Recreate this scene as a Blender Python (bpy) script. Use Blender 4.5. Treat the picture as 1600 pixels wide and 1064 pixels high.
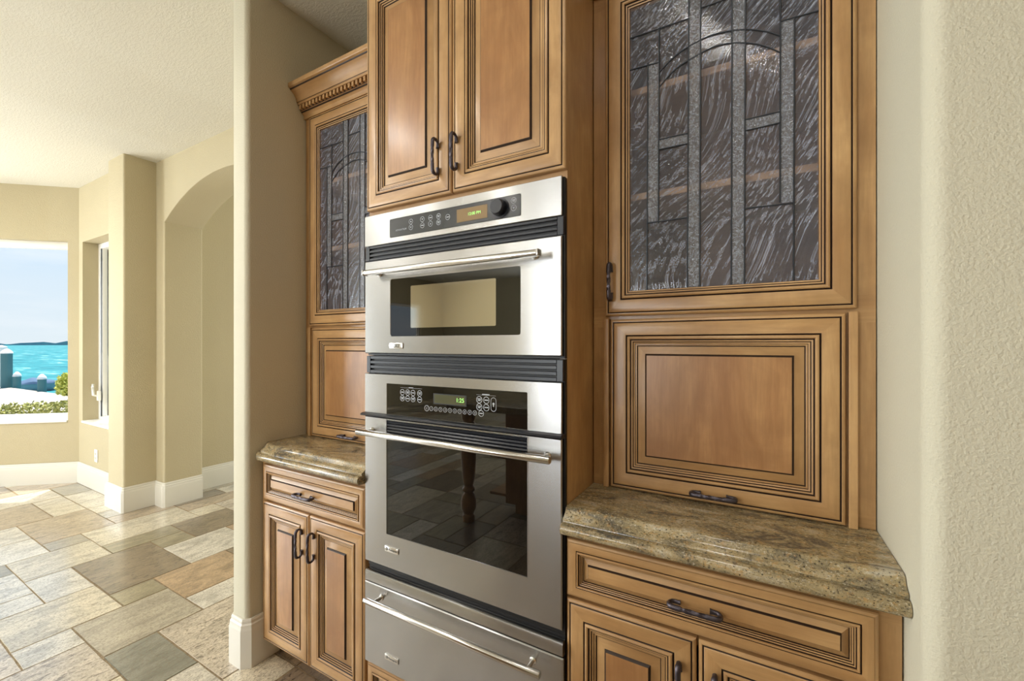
import bpy, bmesh, math, random
from mathutils import Vector, Matrix

for o in list(bpy.data.objects):
    bpy.data.objects.remove(o)
SC = bpy.context.scene
COL = SC.collection
R = math.radians
random.seed(7)
CEIL = 2.935

# ------------------------------------------------------------ camera, sky, sun, lights, exposure
cam = bpy.data.cameras.new('camera')
cam.sensor_fit = 'HORIZONTAL'
cam.sensor_width = 36.0
cam.lens = 665 / 1600 * 36
cam.shift_y = 5 / 1600
cam.clip_start = 0.02
cam.clip_end = 5000
camo = bpy.data.objects.new('camera', cam)
camo.location = (0, 0, 1.38)
camo.rotation_euler = (R(90), 0, R(29.9))
COL.objects.link(camo)
SC.camera = camo

vs = SC.view_settings
vs.view_transform = 'Standard'
vs.look = 'None'
vs.exposure = 0.27
vs.gamma = 1.0
vs.use_curve_mapping = False

def lin(r, g, b):
    def f(c):
        c /= 255.0
        return c / 12.92 if c <= 0.04045 else ((c + 0.055) / 1.055) ** 2.4
    return (f(r), f(g), f(b), 1.0)

world = bpy.data.worlds.new('sky')
SC.world = world
world.use_nodes = True
wt = world.node_tree
wt.nodes.clear()
wo = wt.nodes.new('ShaderNodeOutputWorld')
wb = wt.nodes.new('ShaderNodeBackground')
tc = wt.nodes.new('ShaderNodeTexCoord')
sx = wt.nodes.new('ShaderNodeSeparateXYZ')
wt.links.new(tc.outputs['Generated'], sx.inputs[0])
ramp = wt.nodes.new('ShaderNodeValToRGB')
ramp.color_ramp.elements[0].position = 0.0
ramp.color_ramp.elements[0].color = lin(226, 236, 243)
ramp.color_ramp.elements[1].position = 0.55
ramp.color_ramp.elements[1].color = lin(150, 196, 236)
e = ramp.color_ramp.elements.new(0.10)
e.color = lin(219, 234, 247)
e = ramp.color_ramp.elements.new(0.24)
e.color = lin(184, 218, 248)
wt.links.new(sx.outputs['Z'], ramp.inputs[0])
nz = wt.nodes.new('ShaderNodeTexNoise')
nz.inputs['Scale'].default_value = 5.0
nz.inputs['Detail'].default_value = 8
mp = wt.nodes.new('ShaderNodeMapping')
mp.inputs['Scale'].default_value = (1, 1, 5)
wt.links.new(tc.outputs['Generated'], mp.inputs[0])
wt.links.new(mp.outputs[0], nz.inputs['Vector'])
cr = wt.nodes.new('ShaderNodeValToRGB')
cr.color_ramp.elements[0].position = 0.48
cr.color_ramp.elements[0].color = (0, 0, 0, 1)
cr.color_ramp.elements[1].position = 0.72
cr.color_ramp.elements[1].color = (0.5, 0.5, 0.5, 1)
wt.links.new(nz.outputs['Fac'], cr.inputs[0])
mx = wt.nodes.new('ShaderNodeMix')
mx.data_type = 'RGBA'
mx.inputs[7].default_value = (0.93, 0.95, 0.98, 1)
wt.links.new(cr.outputs[0], mx.inputs[0])
wt.links.new(ramp.outputs[0], mx.inputs[6])
wt.links.new(mx.outputs[2], wb.inputs[0])
wb.inputs[1].default_value = 0.92
wt.links.new(wb.outputs[0], wo.inputs[0])

sd = bpy.data.lights.new('sun', 'SUN')
sd.energy = 7.5
sd.angle = R(0.6)
sd.color = (1.0, 0.95, 0.86)
so = bpy.data.objects.new('sun', sd)
so.location = (-12, 8, 20)
so.rotation_euler = Vector((0.14, -0.12, -0.61)).to_track_quat('-Z', 'Y').to_euler()
COL.objects.link(so)

def area(name, loc, direction, sx_, sy_, watts, color):
    l = bpy.data.lights.new(name, 'AREA')
    l.shape = 'RECTANGLE'
    l.size = sx_
    l.size_y = sy_
    l.energy = watts
    l.color = color
    o = bpy.data.objects.new(name, l)
    o.location = loc
    o.rotation_euler = Vector(direction).to_track_quat('-Z', 'Z').to_euler()
    COL.objects.link(o)
    return o

DAY = (0.90, 0.96, 1.0)
for wx in (-3.95, -3.15, -2.35):
    area('daylight_rear_window', (wx, -6.66, 1.4), (0, 1, 0), 0.38, 2.4, 50, DAY)
area('daylight_west_window', (-7.06, -2.5, 1.5), (1, 0, 0), 3.6, 1.7, 270, DAY)
area('hall_fill_lamp', (-3.3, 6.06, 1.5), (0, -1, 0), 1.5, 1.7, 90, DAY)  # lamp added to brighten the passage beyond the arch
area('floor_glare_lamp', (-7.06, -0.07, 1.5), (1, 0, 0), 0.8, 1.7, 55, DAY)  # lamp added to strengthen window glare on the floor

CAN_SPOTS = [(-0.2, 0.19, 2.5), (-0.35, -2.0, 3.0), (-2.3, -0.2, 10), (-2.3, -1.7, 10), (-2.3, -3.2, 10), (-3.3, -1.0, 9), (-3.3, -2.6, 9),
             (-4.6, 0.0, 9), (-4.6, -2.2, 10), (-5.8, -1.1, 8)]

# ------------------------------------------------------------ material helpers
def new_mat(name):
    m = bpy.data.materials.new(name)
    m.use_nodes = True
    nt = m.node_tree
    b = nt.nodes['Principled BSDF']
    return m, nt, b

def nd(nt, t, **k):
    n = nt.nodes.new(t)
    for a, v in k.items():
        setattr(n, a, v)
    return n

def simple(name, col, rough=0.5, metal=0.0, spec=0.5, coat=0.0):
    m, nt, b = new_mat(name)
    b.inputs['Base Color'].default_value = col
    b.inputs['Roughness'].default_value = rough
    b.inputs['Metallic'].default_value = metal
    b.inputs['Specular IOR Level'].default_value = spec
    b.inputs['Coat Weight'].default_value = coat
    return m

def objcoord(nt, scale=(1, 1, 1), rnd=True):
    t = nd(nt, 'ShaderNodeTexCoord')
    mpn = nd(nt, 'ShaderNodeMapping')
    mpn.inputs['Scale'].default_value = scale
    if rnd:
        oi = nd(nt, 'ShaderNodeObjectInfo')
        ml = nd(nt, 'ShaderNodeMath', operation='MULTIPLY')
        ml.inputs[1].default_value = 37.0
        nt.links.new(oi.outputs['Random'], ml.inputs[0])
        ad = nd(nt, 'ShaderNodeVectorMath', operation='ADD')
        nt.links.new(t.outputs['Object'], ad.inputs[0])
        nt.links.new(ml.outputs[0], ad.inputs[1])
        nt.links.new(ad.outputs[0], mpn.inputs[0])
    else:
        nt.links.new(t.outputs['Object'], mpn.inputs[0])
    return mpn.outputs[0]

def noise(nt, vec, scale, detail=4, rough=0.5, dist=0.0):
    n = nd(nt, 'ShaderNodeTexNoise')
    n.inputs['Scale'].default_value = scale
    n.inputs['Detail'].default_value = detail
    n.inputs['Roughness'].default_value = rough
    n.inputs['Distortion'].default_value = dist
    nt.links.new(vec, n.inputs['Vector'])
    return n.outputs['Fac']

def cramp(nt, fac, stops):
    c = nd(nt, 'ShaderNodeValToRGB')
    el = c.color_ramp.elements
    el[0].position, el[0].color = stops[0]
    el[1].position, el[1].color = stops[-1]
    for p, q in stops[1:-1]:
        x = el.new(p)
        x.color = q
    nt.links.new(fac, c.inputs[0])
    return c.outputs[0]

def mixc(nt, fac, a, b, blend='MIX'):
    m = nd(nt, 'ShaderNodeMix', data_type='RGBA', blend_type=blend)
    for sock, v in ((m.inputs[0], fac), (m.inputs[6], a), (m.inputs[7], b)):
        if isinstance(v, (int, float)):
            sock.default_value = v
        elif isinstance(v, tuple):
            sock.default_value = v
        else:
            nt.links.new(v, sock)
    return m.outputs[2]

def bump(nt, b, height, strength, dist=0.002):
    n = nd(nt, 'ShaderNodeBump')
    n.inputs['Strength'].default_value = strength
    n.inputs['Distance'].default_value = dist
    nt.links.new(height, n.inputs['Height'])
    nt.links.new(n.outputs[0], b.inputs['Normal'])

def wood(name, axis, light, dark):
    m, nt, b = new_mat(name)
    sc = [5, 5, 5]
    sc['XYZ'.index(axis)] = 1.3
    v = objcoord(nt, tuple(sc))
    f1 = noise(nt, v, 2.0, 5, 0.55, 1.2)
    sc2 = [130, 130, 130]
    sc2['XYZ'.index(axis)] = 9
    v2 = objcoord(nt, tuple(sc2))
    f2 = noise(nt, v2, 1.0, 3, 0.6)
    v3 = objcoord(nt, (1, 1, 1))
    f3 = noise(nt, v3, 6.0, 4, 0.6, 0.6)
    c = cramp(nt, f1, [(0.32, dark), (0.66, light)])
    c = mixc(nt, cramp(nt, f2, [(0.38, (0.22, 0.22, 0.22, 1)), (0.60, (0, 0, 0, 1))]), c, tuple(x * 0.62 for x in dark[:3]) + (1,))
    c = mixc(nt, cramp(nt, f3, [(0.36, (0.5, 0.5, 0.5, 1)), (0.62, (0, 0, 0, 1))]), c, tuple(x * 0.74 for x in dark[:3]) + (1,))
    nt.links.new(c, b.inputs['Base Color'])
    b.inputs['Roughness'].default_value = 0.38
    b.inputs['Coat Weight'].default_value = 0.25
    b.inputs['Coat Roughness'].default_value = 0.22
    bump(nt, b, f2, 0.05, 0.001)
    return m

WL, WD = lin(200, 160, 109), lin(173, 130, 82)
WOODV = wood('maple_vertical_grain', 'Z', WL, WD)
WOODH = wood('maple_horizontal_grain', 'X', WL, WD)
WOODP = wood('maple_panel', 'Z', lin(187, 140, 90), lin(160, 112, 68))
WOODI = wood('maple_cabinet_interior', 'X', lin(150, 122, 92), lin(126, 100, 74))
WOODS = wood('maple_shelf', 'X', lin(222, 190, 146), lin(204, 168, 122))
GLAZE = simple('dark_glaze', lin(46, 29, 17), 0.5)

def paint(name, col, scale=260, strength=0.35, dist=0.003, rough=0.75):
    m, nt, b = new_mat(name)
    v = objcoord(nt, rnd=False)
    f = noise(nt, v, scale, 3, 0.55)
    f2 = noise(nt, v, 1.3, 3)
    c = mixc(nt, cramp(nt, f2, [(0.35, (0, 0, 0, 1)), (0.7, (1, 1, 1, 1))]), tuple(x * 0.95 for x in col[:3]) + (1,), col)
    nt.links.new(c, b.inputs['Base Color'])
    b.inputs['Roughness'].default_value = rough
    b.inputs['Specular IOR Level'].default_value = 0.3
    bump(nt, b, f, strength, dist)
    return m

PAINT = paint('wall_paint_orange_peel', lin(205, 199, 177), 185, 0.5, 0.004)
PAINTN = paint('wall_tone_tan', lin(194, 182, 150), 150, 0.6, 0.004)  # tanner, slightly darker wall colour for the nook side and outer walls
CEILM, nt, b = new_mat('ceiling_knockdown')
v = objcoord(nt, (1.0, 2.2, 1), rnd=False)
f = noise(nt, v, 44, 4, 0.6, 0.7)
b.inputs['Base Color'].default_value = lin(226, 222, 208)
b.inputs['Roughness'].default_value = 0.85
bump(nt, b, cramp(nt, f, [(0.42, (0, 0, 0, 1)), (0.58, (1, 1, 1, 1))]), 0.30, 0.004)
TRIM = simple('white_trim_paint', lin(218, 214, 202), 0.4)
FRAMEW = simple('white_window_frame', lin(246, 245, 240), 0.35)

# stainless steel, brushed horizontally
STEEL, nt, b = new_mat('brushed_stainless')
v = objcoord(nt, (3, 3, 900))
f = noise(nt, v, 1.0, 3)
b.inputs['Base Color'].default_value = lin(172, 171, 170)
b.inputs['Metallic'].default_value = 1.0
b.inputs['Roughness'].default_value = 0.26
b.inputs['Anisotropic'].default_value = 0.85
b.inputs['Anisotropic Rotation'].default_value = 0.25
tg = nd(nt, 'ShaderNodeTangent', direction_type='RADIAL', axis='Z')
nt.links.new(tg.outputs[0], b.inputs['Tangent'])
bump(nt, b, f, 0.04, 0.0006)
STEELP = simple('polished_steel', lin(214, 212, 208), 0.2, 1.0)
BLACKP = simple('black_plastic', lin(22, 25, 34), 0.33)
BLACKM = simple('black_metal', lin(16, 16, 18), 0.5)
PANELB = simple('charcoal_control_panel', lin(33, 35, 36), 0.22)
GLASSB, nt, b = new_mat('black_oven_glass')
b.inputs['Base Color'].default_value = lin(10, 10, 10)
b.inputs['Roughness'].default_value = 0.02
b.inputs['IOR'].default_value = 1.62
GLASSM = simple('microwave_screen', lin(196, 190, 176), 0.06, 0.9)
IRON, nt, b = new_mat('oil_rubbed_bronze')
b.inputs['Base Color'].default_value = lin(84, 78, 84)
b.inputs['Metallic'].default_value = 0.85
b.inputs['Roughness'].default_value = 0.36
WHITEP = simple('legend_white', lin(178, 182, 188), 0.5)
INK = simple('dark_ink', lin(40, 40, 40), 0.5)

def emis(name, col, s):
    m, nt, b = new_mat(name)
    b.inputs['Base Color'].default_value = col
    b.inputs['Emission Color'].default_value = col
    b.inputs['Emission Strength'].default_value = s
    b.inputs['Roughness'].default_value = 0.3
    return m
AMBER = emis('amber_display', lin(112, 86, 40), 0.35)
GREEND = emis('olive_display', lin(52, 50, 14), 0.5)
DIGIT = emis('green_digits', lin(150, 215, 110), 1.0)
LAMPM = emis('lamp_lens', (1.0, 0.93, 0.8, 1), 9.0)

# granite
GRAN, nt, b = new_mat('gold_granite')
v = objcoord(nt, (1.0, 2.6, 2.6))
f1 = noise(nt, v, 7, 8, 0.65, 1.4)
v2 = objcoord(nt, (1, 1.3, 1.3))
f2 = noise(nt, v2, 190, 3, 0.7)
f3 = noise(nt, v, 3.1, 6, 0.6, 2.0)
f4 = noise(nt, v2, 75, 4, 0.7)
c = cramp(nt, f1, [(0.30, lin(88, 82, 70)), (0.44, lin(136, 122, 92)), (0.55, lin(164, 146, 108)), (0.66, lin(180, 170, 148)), (0.8, lin(138, 132, 120))])
c = mixc(nt, cramp(nt, f4, [(0.54, (0, 0, 0, 1)), (0.64, (0.55, 0.55, 0.55, 1))]), c, lin(182, 142, 86))
c = mixc(nt, cramp(nt, f4, [(0.33, (0.6, 0.6, 0.6, 1)), (0.43, (0, 0, 0, 1))]), c, lin(120, 112, 98))
c = mixc(nt, cramp(nt, f2, [(0.36, (0.95, 0.95, 0.95, 1)), (0.43, (0, 0, 0, 1))]), c, lin(46, 42, 36))
c = mixc(nt, cramp(nt, f2, [(0.58, (0, 0, 0, 1)), (0.68, (0.8, 0.8, 0.8, 1))]), c, lin(206, 196, 174))
c = mixc(nt, cramp(nt, f3, [(0.57, (0, 0, 0, 1)), (0.62, (0.8, 0.8, 0.8, 1)), (0.67, (0, 0, 0, 1))]), c, lin(50, 50, 54))
nt.links.new(c, b.inputs['Base Color'])
b.inputs['Roughness'].default_value = 0.18
b.inputs['Specular IOR Level'].default_value = 0.5

# clear window glass and art glass
def seeglass(name, tint, gloss, rough, bumpsetup=None, streak=None, base=0.05):
    m = bpy.data.materials.new(name)
    m.use_nodes = True
    nt = m.node_tree
    nt.nodes.clear()
    out = nd(nt, 'ShaderNodeOutputMaterial')
    tr = nd(nt, 'ShaderNodeBsdfTransparent')
    tr.inputs[0].default_value = tint
    gl = nd(nt, 'ShaderNodeBsdfGlossy')
    gl.inputs['Roughness'].default_value = rough
    fr = nd(nt, 'ShaderNodeFresnel')
    fr.inputs[0].default_value = gloss
    mxs = nd(nt, 'ShaderNodeMixShader')
    geo = nd(nt, 'ShaderNodeNewGeometry')
    inv = nd(nt, 'ShaderNodeMath', operation='SUBTRACT')
    inv.inputs[0].default_value = 1.0
    nt.links.new(geo.outputs['Backfacing'], inv.inputs[1])
    mf = nd(nt, 'ShaderNodeMath', operation='MULTIPLY')
    nt.links.new(fr.outputs[0], mf.inputs[0])
    nt.links.new(inv.outputs[0], mf.inputs[1])
    nt.links.new(mf.outputs[0], mxs.inputs[0])
    nt.links.new(tr.outputs[0], mxs.inputs[1])
    nt.links.new(gl.outputs[0], mxs.inputs[2])
    res = mxs.outputs[0]
    if bumpsetup:
        h = bumpsetup(nt)
        bn = nd(nt, 'ShaderNodeBump')
        bn.inputs['Strength'].default_value = 1.0
        bn.inputs['Distance'].default_value = 0.0013
        nt.links.new(h, bn.inputs['Height'])
        nt.links.new(bn.outputs[0], gl.inputs['Normal'])
        nt.links.new(bn.outputs[0], fr.inputs['Normal'])
        if streak:
            df = nd(nt, 'ShaderNodeBsdfDiffuse')
            df.inputs[0].default_value = streak
            m2 = nd(nt, 'ShaderNodeMixShader')
            fac = cramp(nt, h, [(0.56, (0, 0, 0, 1)), (0.60, (0.38, 0.38, 0.38, 1)), (0.64, (0.02, 0.02, 0.02, 1))])
            ad = nd(nt, 'ShaderNodeMath', operation='ADD')
            ad.inputs[1].default_value = base
            nt.links.new(fac, ad.inputs[0])
            nt.links.new(ad.outputs[0], m2.inputs[0])
            nt.links.new(res, m2.inputs[1])
            nt.links.new(df.outputs[0], m2.inputs[2])
            res = m2.outputs[0]
    nt.links.new(res, out.inputs[0])
    return m

def swirl(nt):
    t = nd(nt, 'ShaderNodeTexCoord')
    wn = nd(nt, 'ShaderNodeTexNoise')
    wn.inputs['Scale'].default_value = 2.8
    wn.inputs['Detail'].default_value = 0.6
    nt.links.new(t.outputs['Object'], wn.inputs['Vector'])
    vm = nd(nt, 'ShaderNodeVectorMath', operation='SCALE')
    vm.inputs['Scale'].default_value = 0.27
    nt.links.new(wn.outputs['Color'], vm.inputs[0])
    va = nd(nt, 'ShaderNodeVectorMath', operation='ADD')
    nt.links.new(t.outputs['Object'], va.inputs[0])
    nt.links.new(vm.outputs[0], va.inputs[1])
    mpn = nd(nt, 'ShaderNodeMapping')
    mpn.vector_type = 'TEXTURE'
    mpn.inputs['Rotation'].default_value = (0, R(35), 0)
    mpn.inputs['Scale'].default_value = (1 / 44, 1 / 44, 1 / 0.25)
    nt.links.new(va.outputs[0], mpn.inputs[0])
    return noise(nt, mpn.outputs[0], 3.2, 3, 0.6, 0.0)

def pebble(nt):
    v = objcoord(nt, rnd=False)
    return noise(nt, v, 170, 3, 0.6, 1.2)

PANE = seeglass('clear_window_glass', (0.97, 0.98, 0.98, 1), 1.25, 0.0)
ARTG = seeglass('swirled_art_glass', (0.86, 0.84, 0.86, 1), 1.55, 0.06, swirl, (0.70, 0.75, 0.88, 1))  # streak tint and even haze carry the blue of reflected sky
ROUGHG = seeglass('hammered_art_glass', (0.72, 0.72, 0.74, 1), 1.7, 0.12, pebble, (0.62, 0.65, 0.72, 1), 0.12)
LEAD = simple('lead_came', lin(62, 64, 68), 0.4, 0.7)

# travertine floor
TILE, nt, b = new_mat('tumbled_travertine')
va_ = nd(nt, 'ShaderNodeVertexColor', layer_name='tile')
vr = nd(nt, 'ShaderNodeVertexColor', layer_name='rnd')
t = nd(nt, 'ShaderNodeTexCoord')
vs_ = nd(nt, 'ShaderNodeVectorMath', operation='MULTIPLY_ADD')
vs_.inputs[1].default_value = (40, 40, 40)
nt.links.new(vr.outputs['Color'], vs_.inputs[0])
nt.links.new(t.outputs['Object'], vs_.inputs[2])
mpt = nd(nt, 'ShaderNodeMapping')
mpt.inputs['Scale'].default_value = (2.6, 1.0, 1.0)
nt.links.new(vs_.outputs[0], mpt.inputs[0])
f1 = noise(nt, mpt.outputs[0], 3.5, 7, 0.7, 1.8)
f2 = noise(nt, mpt.outputs[0], 22, 5, 0.68, 0.8)
f3 = noise(nt, mpt.outputs[0], 95, 3, 0.6, 0.4)
mpt2 = nd(nt, 'ShaderNodeMapping')
mpt2.inputs['Scale'].default_value = (26, 3.0, 1.0)
nt.links.new(vs_.outputs[0], mpt2.inputs[0])
f4 = noise(nt, mpt2.outputs[0], 1.0, 5, 0.65, 1.2)
hv = nd(nt, 'ShaderNodeHueSaturation')
hv.inputs['Value'].default_value = 0.55
nt.links.new(va_.outputs['Color'], hv.inputs['Color'])
c = mixc(nt, cramp(nt, f1, [(0.36, (0, 0, 0, 1)), (0.56, (1, 1, 1, 1))]), hv.outputs[0], va_.outputs['Color'])
c = mixc(nt, cramp(nt, f4, [(0.36, (0.55, 0.55, 0.55, 1)), (0.52, (0, 0, 0, 1))]), c, hv.outputs[0])
sepr = nd(nt, 'ShaderNodeSeparateColor')
nt.links.new(vr.outputs['Color'], sepr.inputs[0])
pit = cramp(nt, f2, [(0.41, (1, 1, 1, 1)), (0.445, (0, 0, 0, 1))])
pm = nd(nt, 'ShaderNodeMath', operation='MULTIPLY')
nt.links.new(pit, pm.inputs[0])
nt.links.new(sepr.outputs['Blue'], pm.inputs[1])
c = mixc(nt, pm.outputs[0], c, lin(70, 58, 46))
c = mixc(nt, cramp(nt, f3, [(0.40, (0.7, 0.7, 0.7, 1)), (0.48, (0, 0, 0, 1))]), c, lin(112, 98, 80))
nt.links.new(c, b.inputs['Base Color'])
b.inputs['Roughness'].default_value = 0.30
b.inputs['Specular IOR Level'].default_value = 0.8
b.inputs['Coat Weight'].default_value = 1.0
b.inputs['Coat IOR'].default_value = 1.7
b.inputs['Coat Roughness'].default_value = 0.2
hh = nd(nt, 'ShaderNodeMath', operation='SUBTRACT')
nt.links.new(f1, hh.inputs[0])
nt.links.new(pm.outputs[0], hh.inputs[1])
bump(nt, b, hh.outputs[0], 0.4, 0.004)
TILEE, nt, b = new_mat('travertine_edge')
ve = nd(nt, 'ShaderNodeVertexColor', layer_name='tile')
he = nd(nt, 'ShaderNodeHueSaturation')
he.inputs['Value'].default_value = 0.7
nt.links.new(ve.outputs['Color'], he.inputs['Color'])
nt.links.new(he.outputs[0], b.inputs['Base Color'])
b.inputs['Roughness'].default_value = 0.95
b.inputs['Specular IOR Level'].default_value = 0.0
GROUT, nt, b = new_mat('sanded_grout')
f = noise(nt, objcoord(nt, rnd=False), 90, 4)
nt.links.new(cramp(nt, f, [(0.3, lin(104, 88, 66)), (0.7, lin(150, 132, 104))]), b.inputs['Base Color'])
b.inputs['Roughness'].default_value = 0.9

# ------------------------------------------------------------ geometry helpers
class MB:
    def __init__(s, xf=None):
        s.bm = bmesh.new()
        s.mats = []
        s.xf = xf

    def mi(s, m):
        if m not in s.mats:
            s.mats.append(m)
        return s.mats.index(m)

    def v(s, co):
        co = Vector(co)
        return s.bm.verts.new(s.xf @ co if s.xf else co)

    def face(s, vs, m):
        try:
            f = s.bm.faces.new(vs)
        except ValueError:
            return None
        f.material_index = s.mi(m)
        f.smooth = True
        return f

    def quad(s, pts, m):
        return s.face([s.v(p) for p in pts], m)

    def box(s, x0, x1, y0, y1, z0, z1, m, bev=0.0, seg=2):
        vv = [s.v((x, y, z)) for z in (z0, z1) for y in (y0, y1) for x in (x0, x1)]
        fs = []
        for idx in ((0, 2, 3, 1), (4, 5, 7, 6), (0, 1, 5, 4), (2, 6, 7, 3), (0, 4, 6, 2), (1, 3, 7, 5)):
            fs.append(s.face([vv[i] for i in idx], m))
            fs[-1].smooth = False
        if bev:
            es = list({e for f in fs for e in f.edges})
            r = bmesh.ops.bevel(s.bm, geom=es, offset=bev, segments=seg, affect='EDGES', profile=0.5)
            for f in r['faces']:
                f.material_index = s.mi(m)
                f.smooth = True

    def prism(s, poly, z0, z1, m, mtop=None):
        lo = [s.v((x, y, z0)) for x, y in poly]
        hi = [s.v((x, y, z1)) for x, y in poly]
        n = len(poly)
        for i in range(n):
            j = (i + 1) % n
            s.face([lo[i], lo[j], hi[j], hi[i]], m)
        for f in (s.face(list(reversed(lo)), m), s.face(hi, mtop or m)):
            f.smooth = False

    def extrude_x(s, prof, x0, x1, mats, close=True):
        a = [s.v((x0, y, z)) for y, z in prof]
        b_ = [s.v((x1, y, z)) for y, z in prof]
        n = len(prof)
        for i in range(n if close else n - 1):
            j = (i + 1) % n
            m = mats[i] if isinstance(mats, list) else mats
            s.face([a[i], a[j], b_[j], b_[i]], m)
        if close:
            m = mats[0] if isinstance(mats, list) else mats
            s.face(a, m)
            s.face(list(reversed(b_)), m)

    def tube(s, path, rad, m, n=12, cap=True, flat=1.0, twist=None, up=None):
        path = [Vector(p) for p in path]
        rings = []
        N = len(path)
        upv = Vector(up) if up else Vector((0, 0, 1))
        for i, p in enumerate(path):
            d = (path[min(i + 1, N - 1)] - path[max(i - 1, 0)]).normalized()
            a = d.cross(upv)
            if a.length < 1e-4:
                a = d.cross(Vector((1, 0, 0)))
            a.normalize()
            b_ = d.cross(a).normalized()
            r = rad[i] if isinstance(rad, list) else rad
            ring = []
            for k in range(n):
                th = 2 * math.pi * k / n
                rr = r
                if twist is not None:
                    amp, ang = twist(i / (N - 1))
                    rr = r * (1 + amp * math.cos(4 * th - 4 * ang))
                ring.append(s.v(p + a * (rr * math.cos(th)) + b_ * (rr * flat * math.sin(th))))
            rings.append(ring)
        for i in range(N - 1):
            for k in range(n):
                j = (k + 1) % n
                s.face([rings[i][k], rings[i][j], rings[i + 1][j], rings[i + 1][k]], m)
        if cap:
            s.face(list(reversed(rings[0])), m)
            s.face(rings[-1], m)

    def lathe(s, prof, c, m, n=24, axis='Z'):
        rings = []
        for r, h in prof:
            ring = []
            for k in range(n):
                th = 2 * math.pi * k / n
                x, y = r * math.cos(th), r * math.sin(th)
                if axis == 'Z':
                    p = (c[0] + x, c[1] + y, c[2] + h)
                else:                         # axis Y, pointing towards the viewer
                    p = (c[0] + x, c[1] - h, c[2] + y)
                ring.append(s.v(p))
            rings.append(ring)
        for i in range(len(rings) - 1):
            for k in range(n):
                j = (k + 1) % n
                s.face([rings[i][k], rings[i][j], rings[i + 1][j], rings[i + 1][k]], m)
        s.face(list(reversed(rings[0])), m)
        s.face(rings[-1], m)

    def rings(s, rects, y0, hmat, vmat, fill=None, back=None, k=1):
        """concentric rectangles: each (x0, x1, z0, z1, dy, mat or None[, corner radius]); dy towards the viewer"""
        R_ = []
        for rc in rects:
            x0, x1, z0, z1, dy = rc[:5]
            r = rc[6] if len(rc) > 6 else 0.0
            pts = []
            if k == 1:
                pts = [(x0, z0), (x1, z0), (x1, z1), (x0, z1)]
            else:
                r = max(r, 0.0004)
                for cx, cz, a0 in ((x0 + r, z0 + r, 180), (x1 - r, z0 + r, 270), (x1 - r, z1 - r, 0), (x0 + r, z1 - r, 90)):
                    for q in range(k):
                        th = R(a0 + 90 * q / (k - 1))
                        pts.append((cx + r * math.cos(th), cz + r * math.sin(th)))
            R_.append([s.v((x, y0 - dy, z)) for x, z in pts])
        n = len(R_[0])
        for i in range(len(R_) - 1):
            ov = rects[i][5]
            for q in range(n):
                j = (q + 1) % n
                m = ov or (hmat if (k == 1 and q % 2 == 0) or k > 1 else vmat)
                s.face([R_[i][q], R_[i][j], R_[i + 1][j], R_[i + 1][q]], m)
        if fill:
            s.face(R_[-1], fill).smooth = False
        if back:
            s.face(list(reversed(R_[0])), back)

    def sweep(s, path, prof, m, mats=None, ends=True):
        """sweep an (outward offset, z) profile along an XY polyline; outward is to the right of travel"""
        P = [Vector(p) for p in path]
        rows = []
        for i, p in enumerate(P):
            d0 = (P[i] - P[i - 1]).normalized() if i > 0 else None
            d1 = (P[i + 1] - P[i]).normalized() if i < len(P) - 1 else None
            n0 = Vector((d0.y, -d0.x)) if d0 else None
            n1 = Vector((d1.y, -d1.x)) if d1 else None
            if n0 is None:
                nn = n1
            elif n1 is None:
                nn = n0
            else:
                nn = (n0 + n1).normalized()
                nn = nn / max(0.3, nn.dot(n0))
            rows.append([s.v((p.x + nn.x * o, p.y + nn.y * o, z)) for o, z in prof])
        for i in range(len(rows) - 1):
            for q in range(len(prof) - 1):
                s.face([rows[i][q], rows[i][q + 1], rows[i + 1][q + 1], rows[i + 1][q]], mats[q] if mats else m)
        if ends:
            s.face(rows[0], m)
            s.face(list(reversed(rows[-1])), m)
        return rows

    def build(s, name, parent=None, ang=32):
        bmesh.ops.remove_doubles(s.bm, verts=s.bm.verts, dist=1e-6)
        bmesh.ops.recalc_face_normals(s.bm, faces=s.bm.faces)
        me = bpy.data.meshes.new(name)
        if parent is not None:
            w = Vector((0, 0, 0))
            q = parent
            while q is not None:
                w += q.location
                q = q.parent
            bmesh.ops.translate(s.bm, vec=-w, verts=s.bm.verts)
        s.bm.to_mesh(me)
        s.bm.free()
        for m in s.mats:
            me.materials.append(m)
        me.set_sharp_from_angle(angle=R(ang))
        o = bpy.data.objects.new(name, me)
        COL.objects.link(o)
        if parent is not None:
            o.parent = parent
        return o

def recenter(o):
    """put a top-level mesh's origin at the bottom centre of its own bounds"""
    xs = [v.co.x for v in o.data.vertices]
    ys = [v.co.y for v in o.data.vertices]
    zs = [v.co.z for v in o.data.vertices]
    c = Vector(((min(xs) + max(xs)) / 2, (min(ys) + max(ys)) / 2, min(zs)))
    o.data.transform(Matrix.Translation(-c))
    o.location = c
    return o

def thing(name, label, cat, loc, group=None):
    o = bpy.data.objects.new(name, None)
    o.empty_display_size = 0.1
    COL.objects.link(o)
    o.location = loc
    return tag(o, label, cat, group)

def tag(o, label, cat, group=None, kind=None):
    o['label'] = label
    o['category'] = cat
    if group:
        o['group'] = group
    if kind:
        o['kind'] = kind
    return o

def struct(o):
    o['kind'] = 'structure'
    return o

def arc(cx, cy, r, a0, a1, n=8):
    return [(cx + r * math.cos(R(a0 + (a1 - a0) * i / n)), cy + r * math.sin(R(a0 + (a1 - a0) * i / n))) for i in range(n + 1)]

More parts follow.
